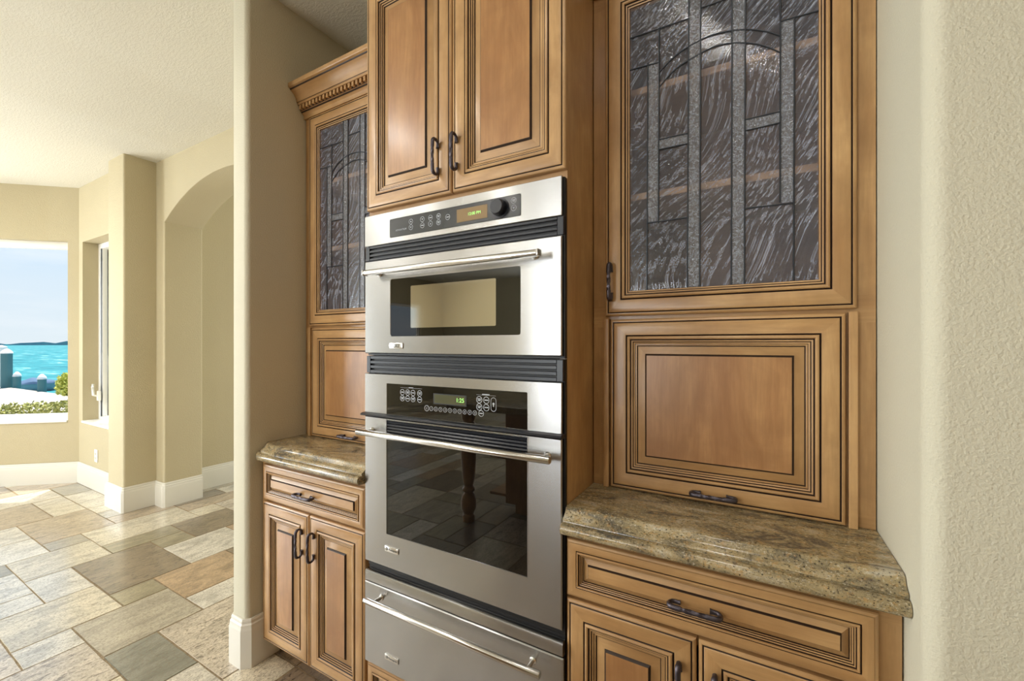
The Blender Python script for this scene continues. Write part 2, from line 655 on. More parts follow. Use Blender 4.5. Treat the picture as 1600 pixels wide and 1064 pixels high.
def lettering(text, x, z, y, size, mat, parent, name='lettering', align='LEFT'):
    cu = bpy.data.curves.new(name, 'FONT')
    cu.body = text
    cu.size = size
    cu.align_x = align
    cu.extrude = 0.0002
    ob = bpy.data.objects.new(name, cu)
    COL.objects.link(ob)
    dg = bpy.context.evaluated_depsgraph_get()
    me = bpy.data.meshes.new_from_object(ob.evaluated_get(dg))
    bpy.data.objects.remove(ob)
    w = Vector((0, 0, 0))
    q = parent
    while q is not None:
        w += q.location
        q = q.parent
    for vv in me.vertices:
        a, b_, c_ = vv.co
        vv.co = Vector((x + a, y - c_, z + b_)) - w
    me.materials.clear()
    me.materials.append(mat)
    me.name = name
    o = bpy.data.objects.new(name, me)
    COL.objects.link(o)
    o.parent = parent
    return o

# ------------------------------------------------------------ floor
TX0, TY0, TP = -3.082, 0.9217, 0.1964
CREAM, PINK, TAN, OLIVE, BROWN, GREY, WHITE, ORANGE, SLATE, DARK = (
    lin(222, 209, 182), lin(212, 198, 178), lin(186, 164, 134), lin(158, 148, 120), lin(136, 120, 100), lin(178, 168, 148),
    lin(228, 220, 204), lin(190, 160, 126), lin(140, 140, 128), lin(122, 108, 90))
GIVEN = [(-9, 0, -6, 2, TAN), (-6, 0, -5, 1, GREY), (-6, 1, -4, 4, CREAM), (-4, 1, -3, 3, OLIVE), (-5, -1, -3, 1, CREAM), (-3, -1, -1, 0, WHITE),
         (-3, 0, 0, 2, BROWN), (-3, 2, -2, 3, OLIVE), (-2, 2, 0, 4, WHITE), (-4, 3, -2, 5, BROWN), (-5, 4, -4, 5, CREAM), (-6, 4, -5, 7, TAN), (-7, 2, -6, 4, TAN),
         (-5, 5, -3, 7, PINK), (0, 1, 2, 3, ORANGE), (0, 0, 1, 1, OLIVE), (-1, -2, 1, 0, CREAM), (1, -1, 3, 1, GREY), (1, -2, 2, -1, WHITE),
         (2, -4, 4, -1, PINK), (3, -1, 5, 0, SLATE), (3, 0, 6, 2, PINK), (2, 1, 3, 3, WHITE), (5, -1, 7, 0, WHITE), (6, 0, 7, 1, CREAM), (7, 0, 8, 1, BROWN),
         (6, 1, 7, 2, BROWN), (7, 1, 8, 2, DARK), (0, -4, 2, -2, PINK), (-2, -3, -1, -1, WHITE), (-4, -3, -2, -1, WHITE), (-7, -2, -5, 0, WHITE), (-9, -1, -7, 0, WHITE),
         (-12, -1, -9, 1, TAN), (-12, 1, -9, 2, CREAM), (-12, 2, -9, 3, CREAM), (-14, 2, -12, 3, OLIVE), (-14, 0, -12, 2, CREAM), (-9, 2, -8, 3, CREAM), (-8, 2, -7, 3, GREY),
         (-16, 1, -14, 3, TAN), (-7, -3, -4, -2, WHITE), (4, -2, 6, -1, CREAM)]
PALETTE = [CREAM, PINK, TAN, OLIVE, BROWN, GREY, WHITE, CREAM, PINK, ORANGE]

def build_floor():
    i0, i1, j0, j1 = -21, 33, -38, 26
    occ = {}
    tiles = []
    def put(a, b_, c_, d, col):
        for i in range(a, c_):
            for j in range(b_, d):
                occ[(i, j)] = 1
        tiles.append((a, b_, c_, d, col))
    for g in GIVEN:
        put(*g)
    rng = random.Random(3)
    for j in range(j0, j1):
        for i in range(i0, i1):
            if (i, j) in occ:
                continue
            opts = [(3, 2), (2, 3), (2, 2), (2, 1), (1, 2)]
            rng.shuffle(opts)
            for w, h in opts + [(1, 1)]:
                if i + w <= i1 and j + h <= j1 and all((i + a, j + b_) not in occ for a in range(w) for b_ in range(h)):
                    put(i, j, i + w, j + h, rng.choice(PALETTE))
                    break
    M = MB()
    lt = M.bm.loops.layers.float_color.new('tile')
    lr = M.bm.loops.layers.float_color.new('rnd')
    for a, b_, c_, d, col in tiles:
        g = rng.uniform(0.0022, 0.0052)
        x0, x1 = TX0 + a * TP + g, TX0 + c_ * TP - g
        y0, y1 = TY0 + b_ * TP + g, TY0 + d * TP - g
        k = rng.uniform(0.92, 1.06)
        cc = tuple(min(1, x * k) for x in col[:3]) + (1,)
        pitness = {id(BROWN): 1.0, id(DARK): 1.0, id(PINK): 0.7, id(TAN): 0.6, id(ORANGE): 0.4}.get(id(col), 0.3)
        rr = (rng.random(), rng.random(), pitness, 1)
        def side(p, q, n):
            out = []
            for t in range(n):
                f = t / n
                jx, jy = rng.uniform(-1, 1) * 0.0013, rng.uniform(-1, 1) * 0.0013
                out.append((p[0] + (q[0] - p[0]) * f + jx, p[1] + (q[1] - p[1]) * f + jy))
            return out
        nx, ny = 3 * (c_ - a), 3 * (d - b_)
        loop = side((x0, y0), (x1, y0), nx) + side((x1, y0), (x1, y1), ny) + side((x1, y1), (x0, y1), nx) + side((x0, y1), (x0, y0), ny)
        cx, cy = (x0 + x1) / 2, (y0 + y1) / 2
        def ins(p, q):
            return (p[0] - math.copysign(min(q, abs(p[0] - cx)), p[0] - cx), p[1] - math.copysign(min(q, abs(p[1] - cy)), p[1] - cy))
        bot = [M.v((p[0], p[1], -0.006)) for p in loop]
        mid = [M.v((p[0], p[1], -0.0012)) for p in loop]
        top = [M.v(ins(p, 0.0012) + (0.0,)) for p in loop]
        n = len(loop)
        fs = [M.face(top, TILE)]
        fs[0].smooth = False
        for q in range(n):
            w = (q + 1) % n
            fs.append(M.face([bot[q], bot[w], mid[w], mid[q]], TILEE))
            fs.append(M.face([mid[q], mid[w], top[w], top[q]], TILEE))
        for f in fs:
            if f:
                for l in f.loops:
                    l[lt] = cc
                    l[lr] = rr
    X0, X1 = TX0 + i0 * TP, TX0 + i1 * TP
    Y0, Y1 = TY0 + j0 * TP, TY0 + j1 * TP
    M.box(X0, X1, Y0, Y1, -0.12, -0.0022, GROUT)
    return struct(M.build('floor', ang=20))
build_floor()

M = MB()
M.prism([(-7.21, -6.75), (3.35, -6.75), (3.35, 6.15), (-4.72, 6.15), (-4.72, 2.35), (-5.98, 2.35), (-5.98, 1.70), (-7.21, 0.60)], CEIL, CEIL + 0.12, CEILM)  # strip beyond the side window is added as an unseen eave against sun
struct(M.build('ceiling'))

# ------------------------------------------------------------ walls
def wall(name, poly, z0=0.0, z1=CEIL, m=None):
    M = MB()
    M.prism(poly, z0, z1, m or PAINT)
    return struct(M.build(name, ang=40))

XL, XR = -1.881, 0.243
r = 0.022
wall('wall_left', [(-1.995, 6.0), (-1.995, 1.005 + r)] + arc(-1.995 + r, 1.005 + r, r, 180, 270) + arc(XL - r, 1.005 + r, r, 270, 360) + [(XL, 6.0)])
r = 0.03
wall('wall_right', [(XR, 1.70), (XR, 0.955 + r)] + arc(XR + r, 0.955 + r, r, 180, 270) + [(3.2, 0.955), (3.2, 1.70)])
wall('wall_back', [(XL, 1.70), (3.2, 1.70), (3.2, 1.85), (XL, 1.85)])
wall('wall_east', [(3.2, -6.6), (3.35, -6.6), (3.35, 1.85), (3.2, 1.85)])
r = 0.015
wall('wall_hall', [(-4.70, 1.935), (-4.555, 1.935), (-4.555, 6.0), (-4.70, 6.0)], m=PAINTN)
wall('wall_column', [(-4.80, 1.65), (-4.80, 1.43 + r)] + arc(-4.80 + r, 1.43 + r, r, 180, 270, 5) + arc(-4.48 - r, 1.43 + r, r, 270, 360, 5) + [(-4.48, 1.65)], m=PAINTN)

def arch_wall():
    M = MB()
    y0, y1 = 1.65, 1.935
    xa, xb, xc, half, zs, za = -4.80, -1.995, -3.425, 0.905, 2.407, 2.672
    rise = za - zs
    rad = (half * half + rise * rise) / (2 * rise)
    rr = 0.012
    # piers, rounded at the opening
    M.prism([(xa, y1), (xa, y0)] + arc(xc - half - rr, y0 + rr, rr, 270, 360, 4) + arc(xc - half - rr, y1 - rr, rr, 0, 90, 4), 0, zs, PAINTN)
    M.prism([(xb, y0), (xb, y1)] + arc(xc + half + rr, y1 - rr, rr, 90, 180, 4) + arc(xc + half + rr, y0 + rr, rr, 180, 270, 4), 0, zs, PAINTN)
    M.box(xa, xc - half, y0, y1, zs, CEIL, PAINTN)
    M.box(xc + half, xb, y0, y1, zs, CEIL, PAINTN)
    n = 40
    prev = None
    for i in range(n + 1):
        x = xc - half + 2 * half * i / n
        z = za - (rad - math.sqrt(rad * rad - (x - xc) ** 2))
        cur = [M.v((x, y0, CEIL)), M.v((x, y0, z + rr * 0.8)), M.v((x, y0 + rr * 0.3, z + rr * 0.25)), M.v((x, y0 + rr, z)),
               M.v((x, y1 - rr, z)), M.v((x, y1 - rr * 0.3, z + rr * 0.25)), M.v((x, y1, z + rr * 0.8)), M.v((x, y1, CEIL))]
        if prev:
            for q in range(7):
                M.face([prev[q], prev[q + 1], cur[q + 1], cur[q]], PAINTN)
        prev = cur
    return struct(M.build('wall_arch', ang=40))
arch_wall()

def wall_with_opening(name, xf, L0, L1, T, ops):
    """local x along the wall, y outwards, z up; ops = [(x0, x1, z0, z1)]"""
    M = MB(xf)
    x = L0
    for a, b_, z0, z1 in ops:
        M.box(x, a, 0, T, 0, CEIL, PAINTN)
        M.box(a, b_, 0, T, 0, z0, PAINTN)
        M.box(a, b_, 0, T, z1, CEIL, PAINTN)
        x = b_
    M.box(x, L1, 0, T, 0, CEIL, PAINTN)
    return struct(M.build(name, ang=40))

def frame_xf(origin, along, outward):
    a, o_ = Vector(along).normalized(), Vector(outward).normalized()
    m = Matrix(((a.x, o_.x, 0, origin[0]), (a.y, o_.y, 0, origin[1]), (0, 0, 1, 0), (0, 0, 0, 1)))
    return m

def window(name, xf, x0, x1, z0, z1, yg, bw=0.05, mull=0, crank=None, sill=True, pane=True):
    root = bpy.data.objects.new(name, None)
    c = xf @ Vector(((x0 + x1) / 2, yg, z0))
    root.location = c
    COL.objects.link(root)
    root['kind'] = 'structure'
    M = MB(xf)
    bw_s = bw if isinstance(bw, tuple) else (bw, bw, bw)
    bs, bb, bt = bw_s
    M.box(x0, x0 + bs, yg - 0.03, yg + 0.04, z0, z1, FRAMEW, 0.004)
    M.box(x1 - bs, x1, yg - 0.03, yg + 0.04, z0, z1, FRAMEW, 0.004)
    M.box(x0 + bs, x1 - bs, yg - 0.03, yg + 0.04, z0, z0 + bb, FRAMEW, 0.004)
    M.box(x0 + bs, x1 - bs, yg - 0.03, yg + 0.04, z1 - bt, z1, FRAMEW, 0.004)
    for k in range(mull):
        xm = x0 + (x1 - x0) * (k + 1) / (mull + 1)
        M.box(xm - 0.03, xm + 0.03, yg - 0.03, yg + 0.04, z0 + bb, z1 - bt, FRAMEW, 0.004)
    # inner stepped sash bead
    M.box(x0 + bs, x0 + bs + 0.012, yg - 0.015, yg + 0.02, z0 + bb, z1 - bt, FRAMEW)
    M.box(x1 - bs - 0.012, x1 - bs, yg - 0.015, yg + 0.02, z0 + bb, z1 - bt, FRAMEW)
    M.build('window_frame', root)
    if pane:
        G = MB(xf)
        G.box(x0 + bs * 0.6, x1 - bs * 0.6, yg, yg + 0.005, z0 + bb * 0.6, z1 - bt * 0.6, PANE)
        G.build('window_pane', root)
    if sill:
        S = MB(xf)
        S.box(x0 + 0.002, x1 - 0.002, -0.012, yg - 0.032, z0 + 0.001, z0 + 0.022, FRAMEW, 0.005)
        S.build('window_sill', root)
    if crank is not None:
        K = MB(xf)
        x, z = crank
        K.box(x - 0.016, x + 0.016, yg - 0.06, yg - 0.03, z - 0.05, z + 0.05, FRAMEW, 0.008)
        K.tube([(x, yg - 0.06, z), (x - 0.005, yg - 0.085, z + 0.01), (x - 0.01, yg - 0.09, z + 0.09), (x - 0.01, yg - 0.085, z + 0.12)], 0.011, FRAMEW, 8)
        K.build('crank_handle', root)
    return root

# wall beside the bay with the side window
XF2 = frame_xf((0, 1.53, 0), (1, 0, 0), (0, 1, 0))
wall_with_opening('wall_nook', XF2, -5.87, -4.80, 0.2, [(-5.773, -4.98, 0.600, 2.385)])
window('window_2', XF2, -5.773, -4.98, 0.600, 2.385, 0.145, (0.055, 0.05, 0.05), crank=(-5.70, 0.86))
# angled bay wall with the sea view window
BC = Vector((-5.87, 1.53))
BD = Vector((-0.745, -0.667)).normalized()
BN = Vector((BD.y, -BD.x))
XFB = frame_xf((BC.x, BC.y, 0), (BD.x, BD.y, 0), (BN.x, BN.y, 0))
wall_with_opening('wall_bay', XFB, 0.0, 1.6, 0.18, [(0.094, 1.42, 0.60, 2.405)])
window('window_1', XFB, 0.094, 1.42, 0.60, 2.405, 0.10, (0.012, 0.075, 0.07))
BE = BC + BD * 1.6
# west, rear walls (behind the viewer) with windows
XFW = frame_xf((-7.06, 0, 0), (0, 1, 0), (-1, 0, 0))
wall_with_opening('wall_west', XFW, -6.6, BE.y, 0.15, [(-5.75, -4.75, 0.9, 2.3), (-4.4, -0.62, 0.6, 2.4), (-0.5, 0.36, 0.6, 2.4)])
window('window_3', XFW, -5.75, -4.75, 0.9, 2.3, 0.08, 0.05)
window('window_4', XFW, -4.4, -0.62, 0.6, 2.4, 0.08, 0.05, mull=2, pane=False)
window('window_5', XFW, -0.5, 0.36, 0.6, 2.4, 0.08, 0.05)
XFH = frame_xf((0, 6.0, 0), (1, 0, 0), (0, 1, 0))
wall_with_opening('wall_hall_back', XFH, -4.7, XL, 0.15, [(-4.1, -2.5, 0.6, 2.4)])
window('window_9', XFH, -4.1, -2.5, 0.6, 2.4, 0.10, 0.05, pane=False)  # made-up window, out of view, around the added hall lamp
XFR = frame_xf((0, -6.6, 0), (1, 0, 0), (0, -1, 0))
wall_with_opening('wall_rear', XFR, -7.06, 3.2, 0.15, [(wx - 0.22, wx + 0.22, 0.15, 2.65) for wx in (-3.95, -3.15, -2.35)])
for k, wx in enumerate((-3.95, -3.15, -2.35)):
    window('window_%d' % (6 + k), XFR, wx - 0.22, wx + 0.22, 0.15, 2.65, 0.11, 0.05, pane=False)

# baseboards
BBP = [(0, 0.205), (0.006, 0.205), (0.009, 0.197), (0.009, 0.187), (0.0135, 0.181), (0.0135, 0.170), (0.016, 0.163), (0.017, 0.158), (0.017, 0.0), (0, 0.0)]
def baseboard(name, path):
    M = MB()
    M.sweep(path, BBP, TRIM)
    return struct(M.build(name, ang=20))
c_ = 0.02
baseboard('baseboard_left', [(-1.996, 1.6), (-1.996, 1.004 + c_), (-1.996 + c_, 1.004), (XL + 0.001 - c_, 1.004), (XL + 0.001, 1.004 + c_), (XL + 0.001, 1.14)][::-1][::-1])
baseboard('baseboard_column', [(-4.80, 1.52), (-4.801, 1.429), (-4.479 - 0.004, 1.429), (-4.479, 1.433), (-4.479, 1.649), (-4.329 - 0.006, 1.649), (-4.329, 1.655), (-4.329, 1.93)])
baseboard('baseboard_hall', [(-4.554, 1.955), (-4.554, 5.98)])
baseboard('baseboard_nook', [(-5.864, 1.529), (-4.82, 1.529)])
pe = BC + BD * 1.58
baseboard('baseboard_bay', [(pe.x + 0.0007, pe.y - 0.0007), (BC.x + 0.006, BC.y - 0.003)])

# ------------------------------------------------------------ cabinetry
def rc(x0, x1, z0, z1, inset, dy, m=None):
    return (x0 + inset, x1 - inset, z0 + inset, z1 - inset, dy, m)

DOOR = [(0, -0.020, None), (0.0, -0.006, None), (0.002, -0.003, None), (0.006, -0.0012, None), (0.0080, -0.0012, GLAZE), (0.0095, -0.0034, GLAZE), (0.0116, -0.001, None), (0.014, 0.0002, None), (0.024, 0.0012, None), (0.036, 0.0014, None),
        (0.046, 0.0005, None), (0.0470, 0.0002, GLAZE), (0.049, -0.0026, GLAZE), (0.0511, 0.0, None), (0.052, 0.0022, None), (0.055, 0.0036, None), (0.058, 0.003, None), (0.0598, 0.0005, GLAZE),
        (0.0612, -0.003, GLAZE), (0.0632, -0.0022, None), (0.0655, -0.0026, None), (0.0668, -0.003, GLAZE), (0.0678, -0.006, GLAZE), (0.069, -0.005, None), (0.0715, -0.0056, None), (0.0726, -0.006, GLAZE), (0.0736, -0.009, None)]
PANEL = [(0.0765, -0.0086, None), (0.0778, -0.009, GLAZE), (0.0792, -0.0120, GLAZE), (0.0806, -0.0115, None), (0.1015, -0.0062, None), (0.1020, -0.0064, GLAZE), (0.1054, -0.0014, GLAZE), (0.1070, -0.0004, None)]
DRAWER_SCALE = 0.56

def panel_door(name, x0, x1, z0, z1, y, parent, scale=1.0):
    M = MB()
    rects = [rc(x0, x1, z0, z1, i * (scale if i > 0.012 else 1), d, m) for i, d, m in DOOR + PANEL]
    M.rings(rects, y, WOODH, WOODV, fill=WOODP if scale == 1.0 else WOODH, back=WOODV)
    return M.build(name, parent, ang=24)

def pull(cx, cz, y, parent, vert=True, name='handle'):
    """forged C pull with a twisted middle and curled feet"""
    pts = []
    L = 0.043
    pts += [(-L + 0.012, 0.0042), (-L + 0.006, 0.0040)]
    for i in range(13):
        th = R(-90 - 180 * i / 12)
        pts.append((-L + 0.012 * math.cos(th), 0.0165 + 0.0125 * math.sin(th)))
    for i in range(1, 32):
        u = -L + 2 * L * i / 32
        pts.append((u, 0.029 + 0.0015 * math.cos(math.pi * u / (2 * L))))
    for i in range(13):
        th = R(90 - 180 * i / 12)
        pts.append((L + 0.012 * math.cos(th), 0.0165 + 0.0125 * math.sin(th)))
    pts += [(L - 0.006, 0.0040), (L - 0.012, 0.0042)]
    rads = []
    for i, (u, d) in enumerate(pts):
        rads.append(0.0042 if abs(u) > 0.036 and d < 0.02 else (0.0052 if abs(u) > 0.025 else 0.0041))
    if vert:
        path = [(cx, y - d, cz - u) for u, d in pts]
        up = (1, 0, 0)
    else:
        path = [(cx + u, y - d, cz) for u, d in pts]
        up = (0, 0, 1)
    n = len(pts)
    def tw(t):
        k = max(0.0, 1 - abs(t - 0.5) / 0.2)
        return (0.16 * min(1, k * 2.0) + 0.04, 9.0 * max(-0.2, min(0.2, t - 0.5)))
    M = MB()
    M.tube(path, rads, IRON, 16, True, 1.25, tw, up)
    return M.build(name, parent, ang=50)

def face_frame(M, x0, x1, z0, z1, y, t, openings):
    """stiles and rails as a grid around the openings (full-width rails)"""
    zs = sorted(openings, key=lambda o: o[2])
    z = z0
    for a, b_, c0, c1 in zs:
        M.box(x0, x1, y, y + t, z, c0, WOODH)
        M.box(x0, a, y, y + t, c0, c1, WOODV)
        M.box(b_, x1, y, y + t, c0, c1, WOODV)
        z = c1
    M.box(x0, x1, y, y + t, z, z1, WOODH)

# tall oven cabinet
YF, YD = 1.073, 1.053
TX_L, TX_R = -1.208, -0.444
oven_cab = thing('oven_cabinet', 'tall maple cabinet housing the stainless ovens, two raised panel doors on top', 'cabinet', (-0.826, 1.38, 0))
M = MB()
YB = 1.695
M.box(TX_L, TX_L + 0.018, YF + 0.02, YB, 0.10, 2.74, WOODV)
M.box(TX_R - 0.018, TX_R, YF + 0.02, YB, 0.10, 2.74, WOODV)
M.box(TX_L + 0.018, TX_R - 0.018, YB - 0.012, YB, 0.10, 2.74, WOODV)
M.box(TX_L + 0.018, TX_R - 0.018, YF + 0.02, YB - 0.012, 2.722, 2.74, WOODH)
M.box(TX_L + 0.018, TX_R - 0.018, YF + 0.02, YB - 0.012, 0.10, 0.118, WOODH)
M.box(TX_L + 0.018, TX_R - 0.018, YF + 0.02, YB - 0.012, 0.235, 0.250, WOODH)
M.box(TX_L + 0.018, TX_R - 0.018, YF + 0.02, YB - 0.012, 1.832, 1.848, WOODH)
face_frame(M, TX_L, TX_R, 0.10, 2.74, YF, 0.02, [(TX_L + 0.022, TX_R - 0.022, 0.258, 1.824), (TX_L + 0.03, TX_R - 0.03, 1.88, 2.60)])
M.box(TX_L, TX_R, YF + 0.075, YF + 0.09, 0.0, 0.10, WOODH)
M.build('body', oven_cab)
dl = panel_door('door', -1.2025, -0.8245, 1.850, 2.63, YD, oven_cab)
dr = panel_door('door', -0.8205, -0.4425, 1.850, 2.63, YD, oven_cab)
pull(-0.873, 1.966, YD - 0.0015, dl)
pull(-0.800, 1.966, YD - 0.0015, dr)
dd = panel_door('drawer_front', -1.2005, -0.4505, 0.112, 0.252, YD, oven_cab, DRAWER_SCALE)
pull(-0.826, 0.182, YD - 0.002, dd, False)
# crown of the tall cabinet
CROWN = [(0.0, -0.005), (0.012, -0.005), (0.012, 0.004), (0.014, 0.012), (0.022, 0.020), (0.026, 0.022), (0.026, 0.025), (0.030, 0.026), (0.030, 0.048), (0.044, 0.048), (0.044, 0.054), (0.047, 0.057), (0.049, 0.0585),
         (0.051, 0.066), (0.055, 0.078), (0.062, 0.089), (0.072, 0.098), (0.079, 0.102), (0.082, 0.1045), (0.083, 0.107), (0.090, 0.110), (0.092, 0.114), (0.092, 0.128), (0.0, 0.128)]
def crown(x0, x1, yf, z, parent):
    M = MB()
    prof = [(yf - p, z + h) for p, h in CROWN]
    mats = [WOODH] * len(CROWN)
    for q in (4, 5, 11, 17, 18):
        mats[q] = GLAZE
    mats[7] = GLAZE
    M.extrude_x(prof, x0, x1, mats)
    o = M.build('crown_molding', parent, ang=24)
    D = MB()
    x = x0 + 0.008
    while x + 0.014 < x1:
        D.box(x, x + 0.0135, yf - 0.042, yf - 0.0295, z + 0.028, z + 0.0475, WOODV, 0.001, 1)
        x += 0.0242
    D.build('dentil_strip', o)
    return o
crown(TX_L - 0.002, TX_R + 0.002, YF, 2.66, oven_cab)

# base cabinets
def base_cabinet(x0, x1, dx0, dx1, label, hx, filler=None):
    root = thing('base_cabinet', label, 'cabinet', ((x0 + x1) / 2, 1.38, 0))
    M = MB()
    M.box(x0, x0 + 0.018, YF + 0.02, YB, 0.10, 0.879, WOODV)
    M.box(x1 - 0.018, x1, YF + 0.02, YB, 0.10, 0.879, WOODV)
    M.box(x0 + 0.018, x1 - 0.018, YB - 0.012, YB, 0.10, 0.879, WOODV)
    M.box(x0 + 0.018, x1 - 0.018, YF + 0.02, YB - 0.012, 0.10, 0.118, WOODH)
    M.box(x0 + 0.018, x1 - 0.018, YF + 0.02, YB - 0.012, 0.861, 0.879, WOODH)
    face_frame(M, x0, x1, 0.10, 0.879, YF, 0.02, [(dx0 + 0.03, dx1 - 0.03, 0.14, 0.68), (dx0 + 0.03, dx1 - 0.03, 0.735, 0.84)])
    M.box(x0, x1, YF + 0.075, YF + 0.09, 0.0, 0.10, WOODH)
    M.build('body', root)
    d = panel_door('drawer', dx0, dx1, 0.712, 0.862, YD, root, DRAWER_SCALE)
    pull(hx, 0.780, YD - 0.001, d, False)
    xm = (dx0 + dx1) / 2
    a = panel_door('door', dx0, xm - 0.0025, 0.108, 0.704, YD, root)
    b_ = panel_door('door', xm + 0.0025, dx1, 0.108, 0.704, YD, root)
    pull(xm - 0.0375, 0.592, YD - 0.0015, a)
    pull(xm + 0.0375, 0.592, YD - 0.0015, b_)
    return root
base_cabinet(-1.877, -1.2105, -1.845, -1.213, 'maple base cabinet left of the ovens, one drawer over two doors', -1.541)
base_cabinet(-0.4415, 0.240, -0.4385, 0.203, 'maple base cabinet right of the ovens with a bronze pull on its drawer', -0.122)

# granite counters
EDGE = [(0.0, 0.9455), (0.006, 0.9452), (0.011, 0.9435), (0.0145, 0.940), (0.016, 0.936), (0.0185, 0.931), (0.024, 0.926), (0.030, 0.9225), (0.0345, 0.9195), (0.0365, 0.9165), (0.0335, 0.9140), (0.0340, 0.9120), (0.0385, 0.9118),
        (0.043, 0.912), (0.049, 0.9095), (0.0535, 0.904), (0.055, 0.897), (0.0535, 0.890), (0.049, 0.885), (0.043, 0.8815), (0.0, 0.8805)]
def counter(path, back, label, ang=24):
    M = MB()
    rows = M.sweep(path, EDGE, GRAN, ends=True)
    tops = [r_[0] for r_ in rows]
    bots = [r_[-1] for r_ in rows]
    x0, x1 = path[0][0], path[-1][0]
    bt = [M.v((path[-1][0], back, EDGE[0][1])), M.v((path[0][0], back, EDGE[0][1]))]
    bb = [M.v((path[-1][0], back, EDGE[-1][1])), M.v((path[0][0], back, EDGE[-1][1]))]
    M.face(tops + bt, GRAN).smooth = False
    M.face(bots + bb, GRAN).smooth = False
    M.face([bt[0], bt[1], bb[1], bb[0]], GRAN)
    M.face([tops[0], bt[1], bb[1], bots[0]], GRAN)
    M.face([tops[-1], bt[0], bb[0], bots[-1]], GRAN)
    o = M.build('countertop', ang=40)
    recenter(o)
    return tag(o, label, 'countertop')
counter([(-1.8795, 1.105), (-1.822, 1.075), (-1.2115, 1.075)], 1.694, 'grey and gold granite countertop left of the ovens, with a clipped corner')
counter([(-0.4425, 1.072), (0.2415, 1.072)], 1.694, 'gold speckled granite countertop right of the ovens, with a stepped edge')

# hutches: glass door above, lift-up panel below, standing on the counters
YU, YUD = 1.281, 1.261
LEADS = [[(0.1254, 2.1953), (0.1225, 1.515)], [(0.1572, 2.2878), (0.1545, 1.7261)], [(0.2365, 2.38), (0.2320, 1.515)], [(0.2665, 2.38), (0.2635, 1.515)],
         [(0.3434, 2.38), (0.3410, 1.515)], [(0.3740, 2.38), (0.3714, 1.515)], [(0.4517, 2.38), (0.4507, 1.7369)], [(0.4812, 2.191), (0.4791, 1.515)],
         [(0.065, 2.2855), (0.2360, 2.2825)], [(0.065, 2.1915), (0.1570, 2.1876)], [(0.1565, 1.9656), (0.2345, 1.9651)], [(0.1565, 1.9373), (0.2345, 1.9365)],
         [(0.3725, 1.9659), (0.4512, 1.9661)], [(0.3725, 1.937), (0.4512, 1.9381)], [(0.3720, 1.7338), (0.4795, 1.7307)], [(0.1235, 1.7310), (0.2330, 1.7310)],
         [(0.4515, 2.1935), (0.54, 2.1896)], [(0.2665, 2.300), (0.3434, 2.300)],
         [(0.1565, 2.1585), (0.201, 2.1914), (0.2479, 2.2086), (0.293, 2.2154), (0.3434, 2.2100), (0.3849, 2.1975), (0.4249, 2.1766), (0.4512, 2.157)],
         [(0.1565, 2.1157), (0.201, 2.1535), (0.2555, 2.1729), (0.3003, 2.182), (0.3434, 2.1772), (0.3849, 2.1618), (0.4183, 2.1423), (0.4512, 2.1147)]]
BANDS = [(0.1240, 0.1555, 1.731, 2.195), (0.2345, 0.2650, 1.515, 2.38), (0.3425, 0.3725, 1.515, 2.38), (0.4512, 0.4800, 1.7345, 2.191), (0.1555, 0.2340, 1.937, 1.9654), (0.3725, 0.4510, 1.9375, 1.966)]

